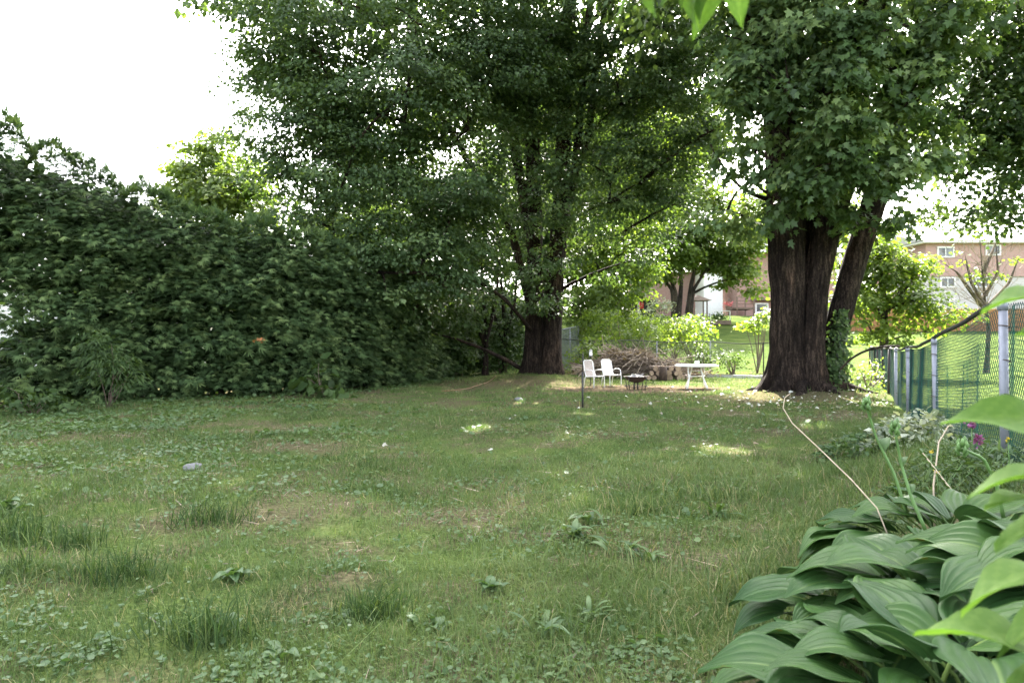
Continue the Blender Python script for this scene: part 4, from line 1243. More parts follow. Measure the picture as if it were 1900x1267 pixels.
def fence_side():
    a = px(1040, 612, 30.5); b = px(1098, 600, 40)
    t = thing('wire_fence', 'pale green wire fence section going away behind the big maple trunk', 'fence', (a.x, a.y, zf(a.x, a.y)))
    n = 5
    tops = [a.lerp(b, i/(n-1)) for i in range(n)]
    for q in tops:
        z = zf(q.x, q.y)
        MB().tube([(q.x, q.y, z-.1), (q.x, q.y, q.z)], .03, 8).build('post', M['galv'], t, True)
    MB().tube(tops, .03, 6).build('top_rail', M['wire_far'], t, True)
    L = (Vector((b.x-a.x, b.y-a.y))).length
    def P(s, h):
        q = a.lerp(b, s/L); z = zf(q.x, q.y)
        return Vector((q.x, q.y, z+h*(q.z-z)))
    mb = MB()
    fence_mesh(lambda s, h: P(min(max(s, 0), L), h/1.2), 1.2, L, .10, .0035, 6).build('wire_mesh', M['wire_far'], t, kind='stuff')
fence_side()

# ------------------------------------------------------------------ patio things
def patio_chair(back_mat, seat_mat):
    t = thing('patio_chair', '', 'chair', (0, 0, 0), 'patio chairs by the fire pit')
    def tubes(lst, name, r=.014):
        mb = MB()
        for p in lst: mb.tube(p, r, 8)
        return mb.build(name, M['white'], t, True)
    for s in (-1, 1):
        x = .27*s
        tubes([[(x, -.27, 0), (x, -.25, .40), (x, -.20, .62), (x, -.10, .655), (x, .12, .65), (x, .22, .60)]], 'arm')
        tubes([[(x*.92, .30, 0), (x*.92, .22, .38), (x*.92, .16, .42)]], 'leg')
        tubes([[(x, -.26, .0), (x, -.255, .20)]], 'leg', .0145)
        tubes([[(x*.9, -.27, .43), (x*.9, .18, .40), (x*.9, .26, .62), (x*.86, .33, .95)]], 'side_rail')
    tubes([[(-.24, -.27, .43), (.24, -.27, .43)]], 'front_rail')
    tubes([[(-.235, .33, .94), (-.17, .34, 1.0), (.17, .34, 1.0), (.235, .33, .94)]], 'top_rail')
    def panel(rows, name, mat):
        V = []; F = []
        nx = 7
        for (y, z, hw) in rows:
            for i in range(nx):
                u = -1+2*i/(nx-1)
                V.append((u*hw, y+.0*u, z-.025*(1-u*u)))
        nv = len(V)
        V += [(a, b+.004, c-.012) for a, b, c in V]
        for j in range(len(rows)-1):
            for i in range(nx-1):
                a = j*nx+i
                F.append((a, a+1, a+1+nx, a+nx))
                F.append((nv+a, nv+a+nx, nv+a+1+nx, nv+a+1))
        me = bpy.data.meshes.new(name); me.from_pydata(V, [], F); me.update(); me.materials.append(mat)
        me.polygons.foreach_set('use_smooth', [True]*len(F))
        return link(name, me, t)
    panel([(-.27, .435, .235), (-.15, .425, .235), (0, .415, .235), (.16, .405, .235)], 'seat', seat_mat)
    panel([(.185, .42, .235), (.22, .52, .235), (.26, .64, .235), (.30, .80, .23), (.335, .96, .22), (.34, 1.0, .17)], 'backrest', back_mat)
    return t
ch = patio_chair(M['sling_grey'], M['sling'])
p = px(1104, 716, 20.6); ch.location = (p.x, 20.8, zf(p.x, 20.8)); ch.rotation_euler = (0, 0, R(38))
ch['label'] = 'white framed patio chair with a greyish sling back on the left by the fire pit'
ch2 = patio_chair(M['white'], M['sling'])
p = px(1137, 712, 21.2); ch2.location = (p.x, 21.5, zf(p.x, 21.5)); ch2.rotation_euler = (0, 0, R(30))
ch2['label'] = 'patio chair with a bright white back next to the fire pit'

def fire_pit():
    p = px(1180, 722, 20.0); z = zf(p.x, 20.0)
    t = thing('fire_pit', 'round dark metal fire pit bowl with ash on a ringed stand', 'fire pit', (p.x, 20.0, z))
    c = (p.x, 20.0, z)
    MB().lathe(c, [(.02, .20), (.16, .22), (.27, .29), (.33, .37), (.36, .38), (.36, .39), (.32, .385), (.25, .31), (.14, .25), (.02, .24)], 28).build('bowl', M['rust'], t, True)
    for k in range(4):
        a = R(45+90*k)
        ca, sa = math.cos(a), math.sin(a)
        MB().tube([(c[0]+ca*.30, c[1]+sa*.30, z-.01), (c[0]+ca*.34, c[1]+sa*.34, z+.12), (c[0]+ca*.36, c[1]+sa*.36, z+.28), (c[0]+ca*.345, c[1]+sa*.345, z+.375)], .012, 6).build('leg', M['blackmetal'], t, True)
    MB().tube([(c[0]+.335*math.cos(a), c[1]+.335*math.sin(a), z+.10) for a in np.linspace(0, 2*math.pi, 29)], .011, 6).build('ring', M['blackmetal'], t, True)
    for dx in (-.05, .05):
        MB().tube([(c[0]+dx, c[1], z-.01), (c[0]+dx, c[1], z+.23)], .022, 6).build('support', M['blackmetal'], t, True)
    V = []; F = []
    n = 16
    for j in range(6):
        r = .30*j/5
        for k in range(n):
            a = 2*math.pi*k/n
            V.append((c[0]+r*math.cos(a), c[1]+r*math.sin(a), z+.36+.07*(1-j/5)+random.uniform(-.02, .03)))
    for j in range(5):
        for k in range(n):
            F.append((j*n+k, j*n+(k+1) % n, (j+1)*n+(k+1) % n, (j+1)*n+k))
    part_np('ash', np.array(V), np.array(F), M['ash'], t)
    mb = MB()
    for i in range(9):
        a = random.uniform(0, 6.28); r = random.uniform(0, .18)
        q = Vector((c[0]+r*math.cos(a), c[1]+r*math.sin(a), z+.42))
        d = Vector((random.uniform(-.13, .13), random.uniform(-.13, .13), random.uniform(.0, .07)))
        mb.tube([q-d, q+d], [.016, .01], 5)
    mb.build('charred_wood', M['ash'], t, kind='stuff')
fire_pit()

def patio_table():
    p = px(1292, 722, 20.4); z = zf(p.x, 20.4)
    t = thing('patio_table', 'white oval garden table with splayed legs and pale green top', 'table', (p.x, 20.4, z))
    V = []
    n = 40
    mb = MB()
    prof = [(.60, .655), (.625, .66), (.635, .68), (.625, .70), (.60, .705), (.575, .70), (.575, .665), (.60, .655)]
    mb.lathe((p.x, 20.4, z), prof, n); mb.build('rim', M['white'], t, True)
    MB().lathe((p.x, 20.4, z), [(.035, .678), (.58, .678), (.58, .69), (.035, .69), (.035, .678)], n).build('table_top', M['tabletop'], t, False)
    for k in range(4):
        a = R(38+90*k); ca, sa = math.cos(a), math.sin(a)
        pts = [(p.x+ca*.16, 20.4+sa*.16, z+.665), (p.x+ca*.19, 20.4+sa*.19, z+.50), (p.x+ca*.26, 20.4+sa*.26, z+.30), (p.x+ca*.36, 20.4+sa*.36, z+.10), (p.x+ca*.40, 20.4+sa*.40, z)]
        if k % 2 == 0:
            pts = [(p.x+ca*.38, 20.4+sa*.38, z+.665), (p.x+ca*.39, 20.4+sa*.39, z+.5), (p.x+ca*.34, 20.4+sa*.34, z+.35), (p.x+ca*.38, 20.4+sa*.38, z+.12), (p.x+ca*.44, 20.4+sa*.44, z)]
        MB().tube(pts, [.024, .022, .022, .022, .026], 8).build('leg', M['white'], t, True)
    MB().tube([(p.x-.32, 20.4-.25, z+.36), (p.x+.32, 20.4+.25, z+.36)], .014, 6).build('brace', M['white'], t, True)
    MB().tube([(p.x-.10, 20.4+.13, z+.52), (p.x+.10, 20.4-.13, z+.52)], .014, 6).build('brace', M['white'], t, True)
    f = thing('flower_pot', 'small pale pot standing on the white garden table', 'pot', (p.x+.02, 20.4, z+.692))
    MB().lathe((p.x+.02, 20.4, z+.692), [(.0, 0), (.055, 0), (.07, .12), (.06, .12), (.05, .1), (0, .1)], 14).build('pot', M['white'], f, True)
    MB().lathe((p.x+.02, 20.4, z+.692), [(.0, .001), (.085, .001), (.09, .018), (.06, .014)], 14).build('saucer', M['deck'], f, True)
patio_table()

for q in (ch, ch2): q.scale = (.82, .82, .82)
# lantern hanging by the left chair
p = px(1096, 655, 21.6)
t = thing('garden_lantern', 'small black and white lantern on a pole behind the left patio chair', 'lantern', (p.x, 21.6, zf(p.x, 21.6)))
MB().tube([(p.x, 21.6, zf(p.x, 21.6)-.1), (p.x, 21.6, p.z-.12)], .012, 6).build('pole', M['blackmetal'], t, True)
MB().lathe((p.x, 21.6, p.z-.12), [(0, 0), (.06, 0), (.06, .03), (.045, .04)], 12).build('base', M['blackmetal'], t, True)
MB().lathe((p.x, 21.6, p.z-.08), [(.045, 0), (.055, .08), (.04, .13)], 12).build('globe', M['white'], t, True)
MB().lathe((p.x, 21.6, p.z+.05), [(.06, 0), (.055, .03), (.015, .07), (0, .08)], 12).build('cap', M['ash'], t, True)

# garden stake
p = px(1081, 752, 14.6); z = zf(p.x, 14.6)
t = thing('garden_stake', 'thin dark green metal stake standing upright in the lawn', 'stake', (p.x, 14.6, z))
top = px(1081, 655, 14.6)
MB().tube([(p.x, 14.6, z-.15), (p.x, 14.6, px(0, 690, 14.6).z)], .021, 6).build('post', M['blackmetal'], t, True)
MB().tube([(p.x, 14.6, px(0, 690, 14.6).z), (p.x+.01, 14.6, top.z)], .010, 6).build('rod', M['blackmetal'], t, True)

# ------------------------------------------------------------------ brush pile and firewood
def brush_pile():
    cx, cy_ = px(1175, 0, 26.2).x, 26.4
    t = thing('brush_pile', 'big heap of cut branches and dead brown leaves behind the patio chairs', 'brush pile', (cx, cy_, 0))
    def hgt(x):
        u = (x-cx)
        return max(.15, 0.9*math.exp(-((u+.6)/1.2)**2)+.55*math.exp(-((u-1.0)/1.2)**2)+.12*math.sin(u*5))
    mb = MB()
    for i in range(620):
        x = cx+random.gauss(.2, 1.15); y = cy_-.25+random.gauss(0, .42)
        z = random.random()**.6*hgt(x)*.98
        a = random.gauss(0, .9); el = random.gauss(0, .5); L = random.uniform(.25, .85)
        d = Vector((math.cos(a)*math.cos(el), math.sin(a)*math.cos(el), math.sin(el)))*L
        c = Vector((x, y, z+.05))
        m = c+Vector((random.uniform(-.08, .08), random.uniform(-.05, .05), random.uniform(-.05, .09)))
        pts = [c-d, m, c+d]
        for q in pts: q.z = max(q.z, .02)
        mb.tube(pts, [.016, .012, .005], 4)
        if i == 300:
            mb.build('twigs', M['twig'], t, kind='stuff'); mb = MB()
    mb.build('twigs', M['twig_pale'], t, kind='stuff')
    for i in range(22):
        x = cx+random.uniform(-1.3, 2.0); y = cy_-.35+random.uniform(-.25, .3)
        z = random.uniform(.15, .75)*hgt(x)
        a = random.gauss(0, .25); el = random.gauss(0, .18); L = random.uniform(.7, 1.5)
        d = Vector((math.cos(a)*math.cos(el), math.sin(a)*.6, math.sin(el)))*L
        c = Vector((x, y, z+.1))
        pts = [c-d, c+Vector((0, random.uniform(-.05, .05), random.uniform(-.06, .08))), c+d]
        for q in pts: q.z = max(q.z, .04)
        MB().tube(pts, [.04, .033, .016], 6).build('branch', M['twig_pale' if i % 3 else 'twig'], t, True)
    n = 3600
    x = cx+rng.normal(size=n)*1.05-.05; y = cy_+rng.normal(size=n)*.4-.1
    h = np.array([hgt(q) for q in x])
    z = h*(.35+.65*rng.random(n)**.5)+.05
    leaves_obj('dead_leaves', KITE, np.stack([x, y, z], 1), rng.normal(size=(n, 3))+np.array([0, -.3, -.3]), rng.normal(size=(n, 3)), .085*np.exp(rng.normal(size=n)*.3), np.clip(rng.random(n)*.9+.1*rng.random(n), 0, 1), M['dead'], t, kind='stuff')
    # curved hoop of vine on top
    c = px(1128, 650, 26.2)
    MB().tube([(c.x+.28*math.cos(a), c.y, c.z+.22*math.sin(a)) for a in np.linspace(-.4, 3.9, 14)], .012, 5).build('vine', M['twig_pale'], t, True)
    c = px(1232, 655, 26.0)
    MB().tube([px(1180, 652, 26), px(1210, 657, 26), px(1235, 655, 26), px(1248, 648, 26)], .014, 5).build('vine', M['twig_pale'], t, True)
brush_pile()
def logs():
    base_y = 24.9
    k = 0
    xs0 = px(1203, 0, base_y).x; xs1 = px(1276, 0, base_y).x
    protos = []
    for v in range(4):
        r = .085+.012*v
        mb = MB().tube([(0, -.22, 0), (0.01, 0, .004), (0, .22, 0)], [r, r*.98, r], 10, cap=False)
        me = bpy.data.meshes.new('bark'); me.from_pydata(mb.v, [], mb.f); me.update(); me.materials.append(M['twig'])
        me.polygons.foreach_set('use_smooth', [True]*len(mb.f))
        e = MB()
        for y in (-.219,):
            b = len(e.v)
            e.v += [(r*.98*math.cos(2*math.pi*i/10), y, r*.98*math.sin(2*math.pi*i/10)) for i in range(10)]
            f = tuple(range(b, b+10)); e.f.append(f if y < 0 else f[::-1])
        me2 = bpy.data.meshes.new('cut_end'); me2.from_pydata(e.v, [], e.f); me2.update(); me2.materials.append(M['logend'])
        protos.append((r, me, me2))
    words = ['first', 'second', 'third', 'fourth', 'fifth', 'sixth', 'seventh', 'eighth', 'ninth', 'tenth']
    rows = ['bottom', 'middle', 'top']
    for row in range(3):
        x = xs0+.1*row; c = 0
        while x < xs1-.12*row:
            r, me, me2 = protos[k % 4]
            z = zf(x, base_y)+.085+row*.165
            t = thing('firewood_log', words[c]+' firewood log from the left in the '+rows[row]+' row beside the brush pile', 'log', (x, base_y+random.uniform(-.08, .08), z), 'firewood logs stacked beside the brush pile', R(random.uniform(-18, 18)))
            link('bark', me, t); link('cut_end', me2, t)
            x += .205; k += 1; c += 1
    p = px(1232, 686, 24.3)
    t = thing('tree_stump', 'short reddish brown log standing upright in front of the stacked firewood', 'stump', (p.x, 24.5, zf(p.x, 24.5)+.3))
    z0 = px(0, 695, 24.4).z
    MB().tube([(p.x, 24.45, zf(p.x, 24.45)-.02), (p.x, 24.45, p.z+.12)], [.15, .14], 12).build('bark', M['rust'], t, True)
    MB().tube([(p.x, 24.45, p.z+.121), (p.x, 24.45, p.z+.124)], [.13, .13], 12).build('cut_end', M['logend'], t)
logs()
# stone edging by the back fence
a = px(1310, 698, 26.6); b = px(1436, 708, 25.6)
t = thing('edging_kerb', 'grey concrete edging strip lying along the lawn behind the white table', 'edging', (a.x, a.y, 0))
for i in range(5):
    p0 = a.lerp(b, i/5); p1 = a.lerp(b, (i+1)/5)
    c = (p0+p1)/2; dd = p1-p0
    MB().box((c.x, c.y, zf(c.x, c.y)+.05), (dd.length-.02, .14, .14), math.atan2(dd.y, dd.x)).build('block', M['concrete'], t)

# ------------------------------------------------------------------ lawn
def region(n, y0, y1, side=.82):
    """points spread over the visible ground between y0 and y1 (area-uniform)"""
    yy = np.linspace(y0, y1, 400)
    wid = (.80*yy+1.9)+(.75*yy+.4)
    cdf = np.cumsum(wid); cdf /= cdf[-1]
    y = np.interp(rng.random(n), cdf, yy)
    l = -(.80*y+1.9); r = .75*y+.4
    return l+(r-l)*rng.random(n), y
def right_lim(x, y):
    return x < np.interp(y, _fy, _fx)-.12
def lawn_ok(x, y):
    return (hedge_d(x, y) > -.25) & right_lim(x, y)

def blades(x, y, hgt, wid, tint, seg2=True, lay=.5):
    n = len(x)
    z = zg(x, y)
    a = rng.random(n)*2*np.pi
    ln = np.abs(rng.normal(size=n))*lay+.1
    dx, dy = np.cos(a)*ln, np.sin(a)*ln
    fa = rng.random(n)*2*np.pi
    wx, wy = np.cos(fa)*wid*.5, np.sin(fa)*wid*.5
    b = np.stack([x, y, z-.005], 1)
    wv = np.stack([wx, wy, 0*wx], 1)
    up = np.stack([dx*.45, dy*.45, np.ones(n)*.62], 1)*hgt[:, None]
    tp = np.stack([dx*1.2, dy*1.2, np.maximum(.15, 1-.35*ln)], 1)*hgt[:, None]
    if seg2:
        V = np.stack([b-wv, b+wv, b+up+wv*.75, b+up-wv*.75, b+tp], 1).reshape(-1, 3)
        T = np.array([(0, 1, 2), (0, 2, 3), (3, 2, 4)])
        F = (T[None]+(np.arange(n)*5)[:, None, None]).reshape(-1, 3)
        return V, F, np.repeat(tint, 3)
    V = np.stack([b-wv, b+wv, b+tp], 1).reshape(-1, 3)
    F = np.arange(3*n).reshape(-1, 3)
    return V, F, tint

def grass_tint(x, y):
    n = len(x)
    base = .05+.58*fbm(x*.55, y*.55, 41)+.42*(fbm(x*2.2, y*2.2, 43)-.5)
    t = base+.34*(rng.random(n)-.5)
    dead = rng.random(n) < (.045+.16*sstep(.52, .75, fbm(x*1.1, y*1.1, 47)))
    return np.clip(np.where(dead, .8+.2*rng.random(n), t), 0, 1)

def grass():
    Vs = []; Fs = []; Ts = []; o = 0
    for (n, y0, y1, h, w, s2) in ((175000, 1.0, 4.2, .055, .0038, True), (110000, 4.0, 8.2, .06, .006, True), (140000, 8, 14, .06, .009, False), (110000, 14, 28.5, .07, .017, False)):
        x, y = region(n, y0, y1)
        k = lawn_ok(x, y)
        bm = bare(x, y)
        lush = fbm(x*.8+9, y*.8, 51)
        k &= rng.random(n) > bm*.93
        k &= rng.random(n) < (.10+1.35*lush)*(.35+1.2*fbm(x*3.1, y*3.1, 93))
        x, y, lush = x[k], y[k], lush[k]
        hh = h*(.35+1.35*lush)*(.6+.8*fbm(x*2.2, y*2.2, 95))*np.exp(rng.normal(size=len(x))*.42)
        # taller along the right-hand bed
        d = np.interp(y, _fy, _fx)-x
        hh = hh*(1+.7*np.exp(-(d/1.0)**2))
        V, F, T = blades(x, y, hh, w*(.7+.6*rng.random(len(x))), grass_tint(x, y), s2, .75)
        Vs.append(V); Fs.append(F+o); Ts.append(T); o += len(V)
    part_np('lawn_grass', np.concatenate(Vs), np.concatenate(Fs), M['grass'], None, False, np.concatenate(Ts), 'stuff')
    # neighbour's lawn, beyond the right fence and behind the back fence
    x = rng.random(70000)*34+2; y = rng.random(70000)**1.3*26+6
    k = ~right_lim(x, y) & (x < 1.05*y) | ((y > 29.3) & (x < 1.05*y))
    x, y = x[k], y[k]
    V, F, T = blades(x, y, .07*np.exp(rng.normal(size=len(x))*.3), np.full(len(x), .016), np.clip(.45+.3*fbm(x*.4, y*.4, 3)+.1*rng.random(len(x)), 0, .78), False, .6)
    part_np('neighbour_grass', V, F, M['grass'], None, False, T, 'stuff')
grass()

def ground_cover():
    Cs, Ss, ts = [], [], []
    def add(n, y0, y1, size, dens, smin=.5):
        x, y = region(n, y0, y1)
        k = lawn_ok(x, y) & (rng.random(n) < dens(x, y))
        x, y = x[k], y[k]
        m = len(x)
        s = size*np.exp(rng.normal(size=m)*.3)
        Cs.append(np.stack([x, y, zg(x, y)+.015+.05*rng.random(m)*np.minimum(1, size/.04)], 1)); Ss.append(s)
        ts.append(np.clip(.25+.45*fbm(x*1.1, y*1.1, 63)+.3*rng.random(m), 0, 1))
    near = lambda x, y: np.clip(sstep(.5, .62, fbm(x*1.4, y*1.4, 81))*sstep(.3, .55, fbm(x*5, y*5, 85))+.15*np.exp(-((x+.2)/.9)**2), 0, 1)*.95+.04
    add(30000, 1.0, 3.6, .020, near)
    add(20000, 3.4, 7, .022, near)
    left = lambda x, y: np.clip(sstep(-1.0, -4.5, x)*sstep(.32, .55, fbm(x*.7, y*.7, 83))*sstep(.28, .55, fbm(x*3, y*3, 87))*sstep(5, 8, y)+.12*sstep(.45, .6, fbm(x*.9, y*.9, 81)), 0, 1)
    add(30000, 6, 11, .034, left)
    add(36000, 10, 16, .046, left)
    skirt = lambda x, y: np.exp(-(hedge_d(x, y)-.3)**2/.5)
    add(60000, 10, 26, .06, skirt)
    Cn = np.concatenate(Cs); S = np.concatenate(Ss); tint = np.concatenate(ts)
    n = len(Cn)
    v = rng.normal(size=(n, 3))*np.array([1, 1, .25]); w = np.array([0, 0, 1.])+rng.normal(size=(n, 3))*.38
    leaves_obj('ground_ivy_leaves', ROUND, Cn, v, w, S, tint, M['cover'], None, 'stuff')
    # pale fallen leaves
    n = 420
    x = np.concatenate([7.0+rng.normal(size=n)*1.9, rng.random(50)*9-3]); y = np.concatenate([15.4+rng.normal(size=n)*1.7, 8+rng.random(50)*14])
    k = lawn_ok(x, y) & (y > 5)
    x, y = x[k], y[k]; n = len(x)
    leaves_obj('fallen_leaves', MAPLE_S, np.stack([x, y, zg(x, y)+.05], 1), rng.normal(size=(n, 3))*np.array([1, 1, .2]), np.array([0, 0, 1.])+rng.normal(size=(n, 3))*.4, .065*np.exp(rng.normal(size=n)*.3), rng.random(n)**1.5, M['litter'], None, 'stuff')
    # brown needles and twigs of thatch
    n = 28000
    x, y = region(n, 1.2, 13)
    k = lawn_ok(x, y) & (rng.random(n) < .15+.6*sstep(.45, .7, fbm(x*2.6, y*2.6, 91))+.6*bare(x, y)); x, y = x[k], y[k]; n = len(x)
    T = (np.array([(-.03, 0, 0), (.03, 0, 0), (0, 1, .05)]), np.array([(0, 1, 2)]))
    leaves_obj('thatch_litter', T, np.stack([x, y, zg(x, y)+.01+.02*rng.random(n)], 1), rng.normal(size=(n, 3))*np.array([1, 1, .15]), np.array([0, 0, 1.])+rng.normal(size=(n, 3))*.3, .07*(y/4)**.3*np.exp(rng.normal(size=n)*.4), rng.random(n), M['dead'], None, 'stuff')
ground_cover()

def tussock(x_px, y_px, label, rad=.12, h=.2, n=170, mat='tuft'):
    Y = EYE*F_PX/(y_px-633.5); X = (x_px-950)/F_PX*Y
    t = thing('grass_tussock', label, 'grass tuft', (X, Y, zf(X, Y)), 'coarse grass tussocks in the lawn')
    x = X+rng.normal(size=n)*rad; y = Y+rng.normal(size=n)*rad*.6
    V, F, T = blades(x, y, h*np.exp(rng.normal(size=n)*.3), np.full(n, .0065*max(1, Y/5)), rng.random(n), True, .55)
    part_np('blades', V, F, M[mat], t, False, T, 'stuff')
tussock(380, 970, 'dark grass tussock standing alone in the middle of the left lawn', .17, .17, 260)
tussock(30, 1000, 'dark grass tussock at the left edge of the lawn', .16, .19, 260)
tussock(135, 1015, 'dark grass tussock just right of the one at the left edge', .12, .16, 200)
tussock(215, 1075, 'dark broad grass tussock in the near left lawn', .13, .16, 260)
tussock(30, 1070, 'low dark tussock at the near left edge of the lawn', .08, .13, 140)
tussock(385, 1190, 'lush green tussock beside the broad leaved weed in the near left lawn', .12, .16, 300)
tussock(690, 1140, 'fine green tussock right of the small soil mound', .09, .13, 240)
tussock(1390, 1120, 'tall pale grass tuft beside the lowest hosta leaves', .10, .20, 200, 'grass')
tussock(1330, 930, 'pale grass tuft in the lawn left of the dead stem', .22, .16, 260, 'grass')
tussock(1180, 950, 'pale green grass tuft above the long leaved weeds', .2, .14, 220, 'grass')

def weed_leaf_mesh(name, L, wd, lobes=0, mat='cover', seed=0):
    r = random.Random(seed)
    V = []; F = []
    n = 10
    for i in range(n+1):
        t = i/n
        prof = math.sin(math.pi*min(1, t**.85))**.8*wd*.5+.002
        if lobes:
            prof *= .62+.38*math.sin(t*lobes*2*math.pi)
        y = L*t*(.95-.1*t); z = L*(.55*t-.62*t*t)
        V += [(-prof, y, z+prof*.35), (0, y, z), (prof, y, z+prof*.35)]
    for i in range(n):
        a = i*3
        F += [(a, a+1, a+4, a+3), (a+1, a+2, a+5, a+4)]
    me = bpy.data.meshes.new(name); me.from_pydata(V, [], F); me.update(); me.materials.append(M[mat])
    me.polygons.foreach_set('use_smooth', [True]*len(F))
    a = me.attributes.new('tint', 'FLOAT', 'FACE'); a.data.foreach_set('value', [.3+.5*r.random()]*len(F))
    return me
WEED = {'long': [weed_leaf_mesh('leaf', .17, .030, 0, seed=i) for i in range(3)], 'jag': [weed_leaf_mesh('leaf', .22, .055, 5, seed=i+5) for i in range(3)], 'broad': [weed_leaf_mesh('leaf', .13, .07, 0, seed=i+9) for i in range(3)]}
def weed(x_px, y_px, kind, label, nl=8, sc=1.0):
    nl = int(nl*1.5); sc *= .85
    Y = EYE*F_PX/(y_px-633.5); X = (x_px-950)/F_PX*Y
    t = thing('lawn_weed', label, 'weed', (X, Y, zf(X, Y)+.01), 'broad leaved weeds in the lawn')
    for i in range(nl):
        o = link('leaf', WEED[kind][i % 3], t)
        o.rotation_euler = (R(random.uniform(5, 45)), R(random.uniform(-12, 12)), 2*math.pi*random.random())
        o.location = (random.gauss(0, .035*sc), random.gauss(0, .03*sc), 0)
        s = sc*random.uniform(.45, 1.2); o.scale = (s*random.uniform(.7, 1.1), s, s*random.uniform(.6, 1.3))
weed(1075, 1000, 'long', 'narrow leaved weed cluster at the right centre of the lawn', 12, 1.5)
weed(1095, 975, 'long', 'narrow leaved weed just behind the right centre weed cluster', 9, 1.4)
weed(1170, 1030, 'long', 'pale upright narrow leaved weed right of the centre cluster', 9, 1.4)
weed(1200, 1040, 'long', 'second pale upright weed right of the centre cluster', 9, 1.3)
weed(1010, 1178, 'jag', 'jagged leaved dandelion flat in the near lawn', 6, 1.0)
weed(1100, 1150, 'long', 'bright upright weed with pointed leaves in the near lawn', 11, 1.0)
weed(918, 1100, 'broad', 'round dock weed with upright leaves in the near centre', 9, 1.0)
weed(440, 1075, 'broad', 'broad leaved weed with two upright leaves in the near left lawn', 8, 1.2)
weed(415, 1165, 'broad', 'flat broad leaved weed below the upright one in the near left lawn', 8, .9)
weed(800, 1160, 'broad', 'small broad weed near the bottom centre of the lawn', 7, .9)
weed(515, 1225, 'broad', 'bright broad weed at the bottom edge left of centre', 7, .9)
weed(1230, 1110, 'long', 'small pointed weed left of the tall grass by the hostas', 6, .9)
weed(1330, 960, 'long', 'pointed weed among tall grass at the right of the lawn', 8, 1.5)
weed(20, 950, 'broad', 'broad leaved weed at the far left edge of the lawn', 8, 1.9)

# small stones in the grass
for (x_, y_, s_, lab) in ((357, 872, .10, 'grey stone lying in the left lawn'), (1010, 860, .035, 'tiny white stone near the centre of the lawn'), (963, 744, .12, 'pale stone in the grass before the big maple')):
    Y = EYE*F_PX/(y_-633.5); X = (x_-950)/F_PX*Y
    me = bpy.data.meshes.new('stone')
    import bmesh
    bm = bmesh.new(); bmesh.ops.create_icosphere(bm, subdivisions=2, radius=s_)
    for v in bm.verts:
        v.co *= 1+.35*mnoise.noise(v.co*9+Vector((X, 0, 0))); v.co.z *= .5
    bm.to_mesh(me); bm.free(); me.materials.append(M['stone'])
    o = link('stone', me); o.location = (X, Y, zf(X, Y)+s_*.25); tag(o, lab, 'stone')
# hose on the grass
o = MB().tube([Vector((q.x, q.y, zf(q.x, q.y)+.035)) for q in bezier(Vector((-1.95, 19.0, 0)), Vector((-.9, 19.5, 0)), Vector((-.6, 25.5, 0)), 14)], .012, 6).build('garden_hose', M['hose'], None, True)
tag(o, 'thin orange hose lying in the grass left of the maple trunk', 'hose')

# ------------------------------------------------------------------ hostas
def hosta_mat():
    m, nt, b, out = mat_new('hosta_leaf')
    at = nt.nodes.new('ShaderNodeAttribute'); at.attribute_name = 'vein'
    n = noise_node(nt, 14, 3)
    oi = nt.nodes.new('ShaderNodeObjectInfo')
    c1 = ramp(nt, at.outputs['Fac'], [(0, (.020, .058, .014)), (.55, (.042, .094, .024)), (1, (.13, .20, .055))])
    c2 = ramp(nt, oi.outputs['Random'], [(0, (.72, .80, .85)), (.5, (1, 1, 1)), (1, (1.28, 1.2, 1.0))])
    c3 = ramp(nt, n.outputs['Fac'], [(.25, (.72, .78, .8)), (.55, (1, 1, 1)), (.70, (1.2, 1.15, 1.0)), (.735, (1.25, 1.1, .8)), (.76, (1.8, .9, .45))])
    mx = nt.nodes.new('ShaderNodeMix'); mx.data_type = 'RGBA'; mx.blend_type = 'MULTIPLY'; mx.inputs['Factor'].default_value = 1
    nt.links.new(c1, mx.inputs[6]); nt.links.new(c2, mx.inputs[7])
    m2 = nt.nodes.new('ShaderNodeMix'); m2.data_type = 'RGBA'; m2.blend_type = 'MULTIPLY'; m2.inputs['Factor'].default_value = 1
    nt.links.new(mx.outputs[2], m2.inputs[6]); nt.links.new(c3, m2.inputs[7])
    nt.links.new(m2.outputs[2], b.inputs['Base Color'])
    # wet droplets
    vo = nt.nodes.new('ShaderNodeTexVoronoi'); vo.inputs['Scale'].default_value = 95
    tc = nt.nodes.new('ShaderNodeTexCoord'); nt.links.new(tc.outputs['Object'], vo.inputs['Vector'])
    dr = ramp(nt, vo.outputs['Distance'], [(.0, (1, 1, 1)), (.16, (.5, .5, .5)), (.2, (0, 0, 0))])
    bp = nt.nodes.new('ShaderNodeBump'); bp.inputs['Strength'].default_value = .5; bp.inputs['Distance'].default_value = .003
    nt.links.new(dr, bp.inputs['Height']); nt.links.new(bp.outputs['Normal'], b.inputs['Normal'])
    b.inputs['Roughness'].default_value = .45
    b.inputs['Specular IOR Level'].default_value = .2
    tr = nt.nodes.new('ShaderNodeBsdfTranslucent'); nt.links.new(m2.outputs[2], tr.inputs['Color'])
    ms = nt.nodes.new('ShaderNodeMixShader'); ms.inputs[0].default_value = .2
    nt.links.new(b.outputs[0], ms.inputs[1]); nt.links.new(tr.outputs[0], ms.inputs[2]); nt.links.new(ms.outputs[0], out.inputs['Surface'])
    return m
M['hosta'] = hosta_mat()
